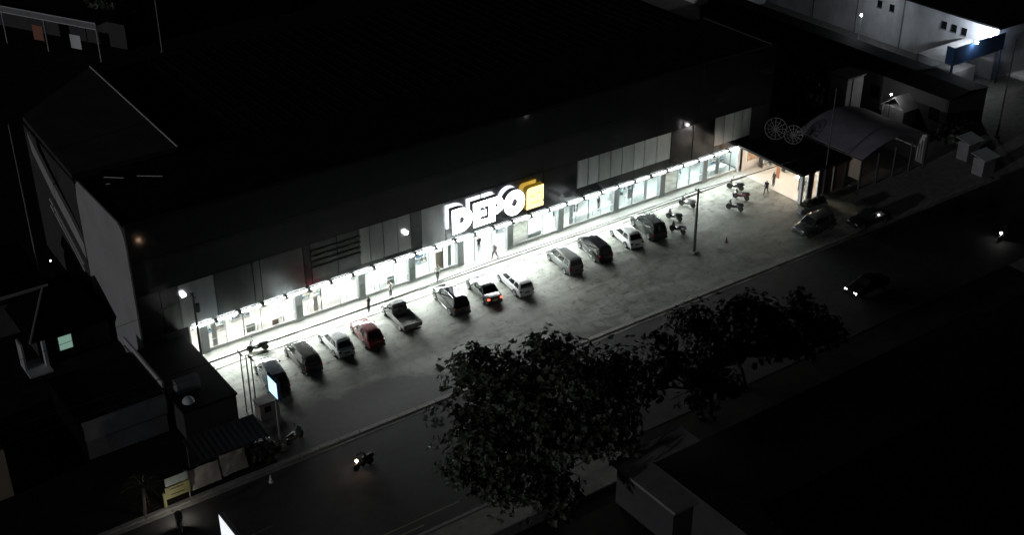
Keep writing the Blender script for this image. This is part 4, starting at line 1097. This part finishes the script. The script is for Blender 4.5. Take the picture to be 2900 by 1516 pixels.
# ------------------------------------------------------------------ left neighbours
h1 = thing('hip_roof_house', 'dark hip-roofed house with a green lit window at left', 'house', (-9.5, 11, 0))
MB().box(-12.3, -5.6, 7.4, 15, 0, 3.1).build('wall', 'sidedark', h1)
e0 = [(-13.4, 6.6, 3.1), (-5.0, 6.6, 3.1), (-5.0, 15.8, 3.1), (-13.4, 15.8, 3.1)]; r0_, r1_ = (-10.2, 11.2, 6.0), (-8.2, 11.2, 6.0)
for q in ([e0[0], e0[1], r1_, r0_], [e0[2], e0[3], r0_, r1_]): MB().slab(q, .12).build('roof_slope', 'tileroof', h1)
for q in ([e0[1], e0[2], r1_], [e0[3], e0[0], r0_]): MB().slab(q, .12).build('roof_slope', 'tileroof', h1)
MB().tube([r0_, e0[0]], .12, 6).build('hip_tile', 'grey', h1)
w_ = B(-10.6, -9.35, 7.33, 7.39, .9, 2.35).build('window', 'window_green', h1)
B(-10.68, -9.27, 7.30, 7.40, .8, .88).build('sill', 'grey', w_)
B(-14.2, -12.0, 5.6, 8.6, -.05, .12).build('porch_floor', 'white', h1)
B(-12.3, -12.0, 6.6, 7.38, .125, 3.0).build('porch_wall', 'white', h1)
B(-14.2, -14.0, 7.0, 8.6, .125, 2.9).build('porch_wall', 'pale', h1)
h2 = thing('lean_to_house', 'dim house with pale roof edge behind hip-roofed house at left', 'house', (-14, 17, 0))
MB().box(-20, -9.4, 14.5, 22, 0, 4.6).build('wall', 'grey', h2)
MB().slab([(-20.4, 13.9, 4.65), (-9.0, 13.9, 4.65), (-9.0, 22.4, 5.8), (-20.4, 22.4, 5.8)], .12).build('roof', 'tileroof', h2)
MB().box(-20.4, -9.0, 13.75, 13.88, 4.5, 4.8).build('gutter', 'pale', h2)
pl_ = thing('porch_light', 'tiny white porch light beside the left side wall', 'lamp', (-7.4, 17.6, 5.2))
MB().sphere((0, 0, 0), .09, 8, 5).build('globe', emis('porch_bulb', (1, 1, 1), 14.0), pl_, world=False)
MB().tube([(0, 0, 0), (.9, 0, .2)], .02, 5).build('arm', 'black', pl_, world=False)

h3 = thing('dark_side_building', 'low black-roofed building forming the left edge of the lot', 'building', (-3.4, -5.8, 0))
MB().box(-6.0, -1.0, -12.0, -0.4, 0, 2.9).build('wall', 'sidedark', h3)
MB().bbox(-6.1, -.9, -12.2, -.3, 2.91, 3.1, .04).build('roof', 'roof', h3)
B(-6.2, -6.02, -8.0, 1.2, 0, 4.0).build('side_parapet', 'pale', h3)
B(-6.35, -6.202, -8.0, 1.0, 3.0, 3.25).build('side_parapet_rib', 'grey', h3)
t = tag(MB().bbox(-5.4, -3.2, -9.5, -8.6, 3.1, 4.3, .05).build('roof_cabin', 'grey'), 'small grey cabin on the black roof at left of the lot', 'cabin')
dm = MB().sphere((-5.0, -10.9, 3.1), .55, 12, 8, .9)  # white dome put in to stand for a lamp glow on the roof
tag(dm.build('roof_glow_dome', 'white', smooth=True), 'small white dome in place of a lamp glow on the black roof', 'dome')
h4 = thing('grey_wall_house', 'flat dark-roofed house with dim grey front wall at lower left', 'house', (-10.4, -5.5, 0))
MB().box(-14.0, -6.75, -9.8, -1.0, 0, 3.2).build('wall', 'grey', h4)
MB().box(-14.1, -6.65, -9.95, -9.82, 2.0, 4.0).build('front_parapet', 'grey', h4)
MB().bbox(-14.1, -6.4, -9.8, -.8, 3.21, 3.5, .04).build('roof', 'roof', h4)
h5 = thing('beige_house', 'dim beige wall of a house at the left frame edge', 'house', (-27, -6, 0))
MB().box(-33, -20.8, -10.8, -1, 0, 4.7).build('wall', 'beige', h5)
MB().bbox(-33.4, -20.9, -10.6, -.6, 4.71, 5.0, .05).build('roof', 'tileroof', h5)

# sheds and stalls along the road, lower left
def corr_roof(parent, x0, x1, y0, y1, za, zb, m, pitch=.5):
    n = int((x1 - x0) / pitch) * 4; rr = [[], []]
    for j, (y, z) in enumerate(((y0, za), (y1, zb))):
        up = [(x0 + (x1 - x0) * i / n, y, z + .02 * math.sin(i * PI / 2)) for i in range(n + 1)]
        rr[j] = up + [(p[0], p[1], p[2] - .03) for p in reversed(up)]
    return MB().loft(rr).build('sheet_roof', m, parent)
sh1 = thing('roadside_shed', 'dark corrugated-roofed shed beside the pylon sign', 'shed', (-4.8, -15.8, 0))
corr_roof(sh1, -7.6, -1.0, -18.4, -15.4, 2.25, 2.75, 'tinroof')
MB().box(-7.4, -1.2, -15.9, -15.6, 0, 2.6).build('back_wall', 'sidedark', sh1)
for x in (-7.4, -4.3, -1.3): B(x - .06, x + .06, -18.1, -17.98, 0, 2.2).build('post', 'poledark', sh1)
st2 = thing('tarp_stall', 'roadside stall draped with pale wrinkled tarps', 'stall', (-6.3, -18.6, 0))
def tarp(x0, x1, y, z0, z1, sd):
    mb = MB(); nx, nz_ = 14, 7; vs = []
    for j in range(nz_ + 1):
        for i in range(nx + 1):
            u, w2 = i / nx, j / nz_
            vs.append((lerp(x0, x1, u), y - .5 * (1 - w2) ** 1.5 + .14 * noise.noise(Vector((u * 4 + sd, w2 * 2.5, sd))), lerp(z0, z1, w2) + .12 * noise.noise(Vector((u * 3, sd, 1))) * w2))
    mb.add(vs, [(j * (nx + 1) + i, j * (nx + 1) + i + 1, (j + 1) * (nx + 1) + i + 1, (j + 1) * (nx + 1) + i) for j in range(nz_) for i in range(nx)])
    return mb
tarp(-8.7, -5.9, -18.6, .2, 2.0, 1.0).build('tarp', 'tarp', st2, smooth=60)
tarp(-5.7, -3.4, -18.5, .3, 2.15, 5.0).build('tarp', 'tarp', st2, smooth=60)
B(-8.7, -3.4, -18.4, -17.2, 0, .8).build('counter', 'grey', st2)
for x in (-8.75, -5.8, -3.35): B(x - .05, x + .05, -18.42, -18.41 + .1, 0, 2.12).build('post', 'poledark', st2)
ys = thing('yellow_sign', 'dim yellow roadside sign board on a yellow post', 'sign', (-10.0, -19.6, 0))
B(-11.0, -8.9, -19.66, -19.58, .75, 1.9).build('board', 'yellow', ys)
B(-10.9, -9.0, -19.55, -19.5, 1.95, 2.75).build('upper_board', 'mural', ys)
B(-11.25, -11.02, -19.72, -19.5, -.05, 1.5).build('post', 'yellow', ys)
B(-9.0, -8.9, -19.5, -19.4, -.05, 2.75).build('post', 'grey', ys)
for z_ in (1.62, 1.05): B(-10.6, -9.4, -19.675, -19.662, z_, z_ + .09).build('stripe', 'black', ys)

# top left: canopy building
A0, B0 = Vector((12.7, 101, 0)), Vector((21.7, 84.3, 0))
cb = thing('canopy_building', 'far building with long pale canopy edge at top left', 'building', (17, 93, 0))
dv = (B0 - A0).normalized(); nv = Vector((dv.y, -dv.x, 0)); nv = -nv if nv.x < 0 else nv    # away from camera side
A1 = A0 - dv * 14
def obox(a, b, off0, off1, z0, z1):
    q = [a + nv * off0, b + nv * off0, b + nv * off1, a + nv * off1]
    return MB().loft([[(p.x, p.y, z0) for p in q], [(p.x, p.y, z1) for p in q]])
obox(A1, B0, 0, .15, 5.0, 5.15).build('fascia_rail', 'trim', cb)
obox(A1, B0, 0, .15, 5.95, 6.1).build('fascia_rail', 'trim', cb)
obox(A1, B0, .05, .12, 5.16, 5.94).build('fascia', 'grey', cb)
obox(A1, B0, .2, 9, 5.6, 5.75).build('roof', 'roof', cb)
for u in (0.0, .45, 1.0):
    p = A0.lerp(B0, u); MB().tube([(p.x, p.y, 0), (p.x, p.y, 5.0)], .09, 6).build('post', 'trim', cb)
obox(A1, B0, 6, 6.2, 0, 5.5).build('back_wall', 'sidedark', cb)
p = A0.lerp(B0, .2) + nv * 2.0
tag(obox(p, p + dv * 2.1, 0, .1, .6, 3.0).build('reddish_panel', mat('reddish_panel', (.35, .14, .09), .8, var=.2)), 'dim reddish panel under the far canopy at top left', 'panel')
p = A0.lerp(B0, .62) + nv * 1.6
tag(obox(p, p + dv * 2.1, 0, .1, .6, 2.8).build('pale_panel', 'white'), 'pale square panel under the far canopy at top left', 'panel')

# bottom right: grey roof and the big black roof
g1 = thing('grey_roof_house', 'house with plain grey flat roof below the big tree', 'house', (23, -43, 0))
MB().box(19.4, 26.6, -47.5, -40.6, 0, 3.8).build('wall', 'sidedark', g1)
MB().bbox(19.0, 27.0, -48.0, -40.1, 3.81, 4.05, .04).build('roof', 'grey', g1)
MB().box(19.0, 27.0, -40.12, -40.0, 3.6, 4.1).build('roof_edge', 'grey', g1)
g2 = thing('black_roof_house', 'big house with black roof filling the lower right', 'house', (33, -53, 0))
MB().box(21.5, 60, -66, -44.5, 0, 5.4).build('wall', 'sidedark', g2)
MB().loft([[(x, -43.6, 5.42), (x, -55, 8.6), (x, -66.6, 5.42)] for x in (20.6, 60.5)]).build('roof', 'tileroof', g2)
MB().tube([(20.55, -43.6, 5.5), (20.55, -55, 8.7)], .06, 6).build('verge_trim', 'tileroof', g2)
g3 = thing('low_front_wall', 'low pale wall along the pavement below the road', 'wall', (4, -39, 0))
for i in range(7): B(-8 + i * 3.2, -8 + i * 3.2 + 3.12, -39.0, -38.8, 0, 1.1).build('wall_panel', 'grey', g3)
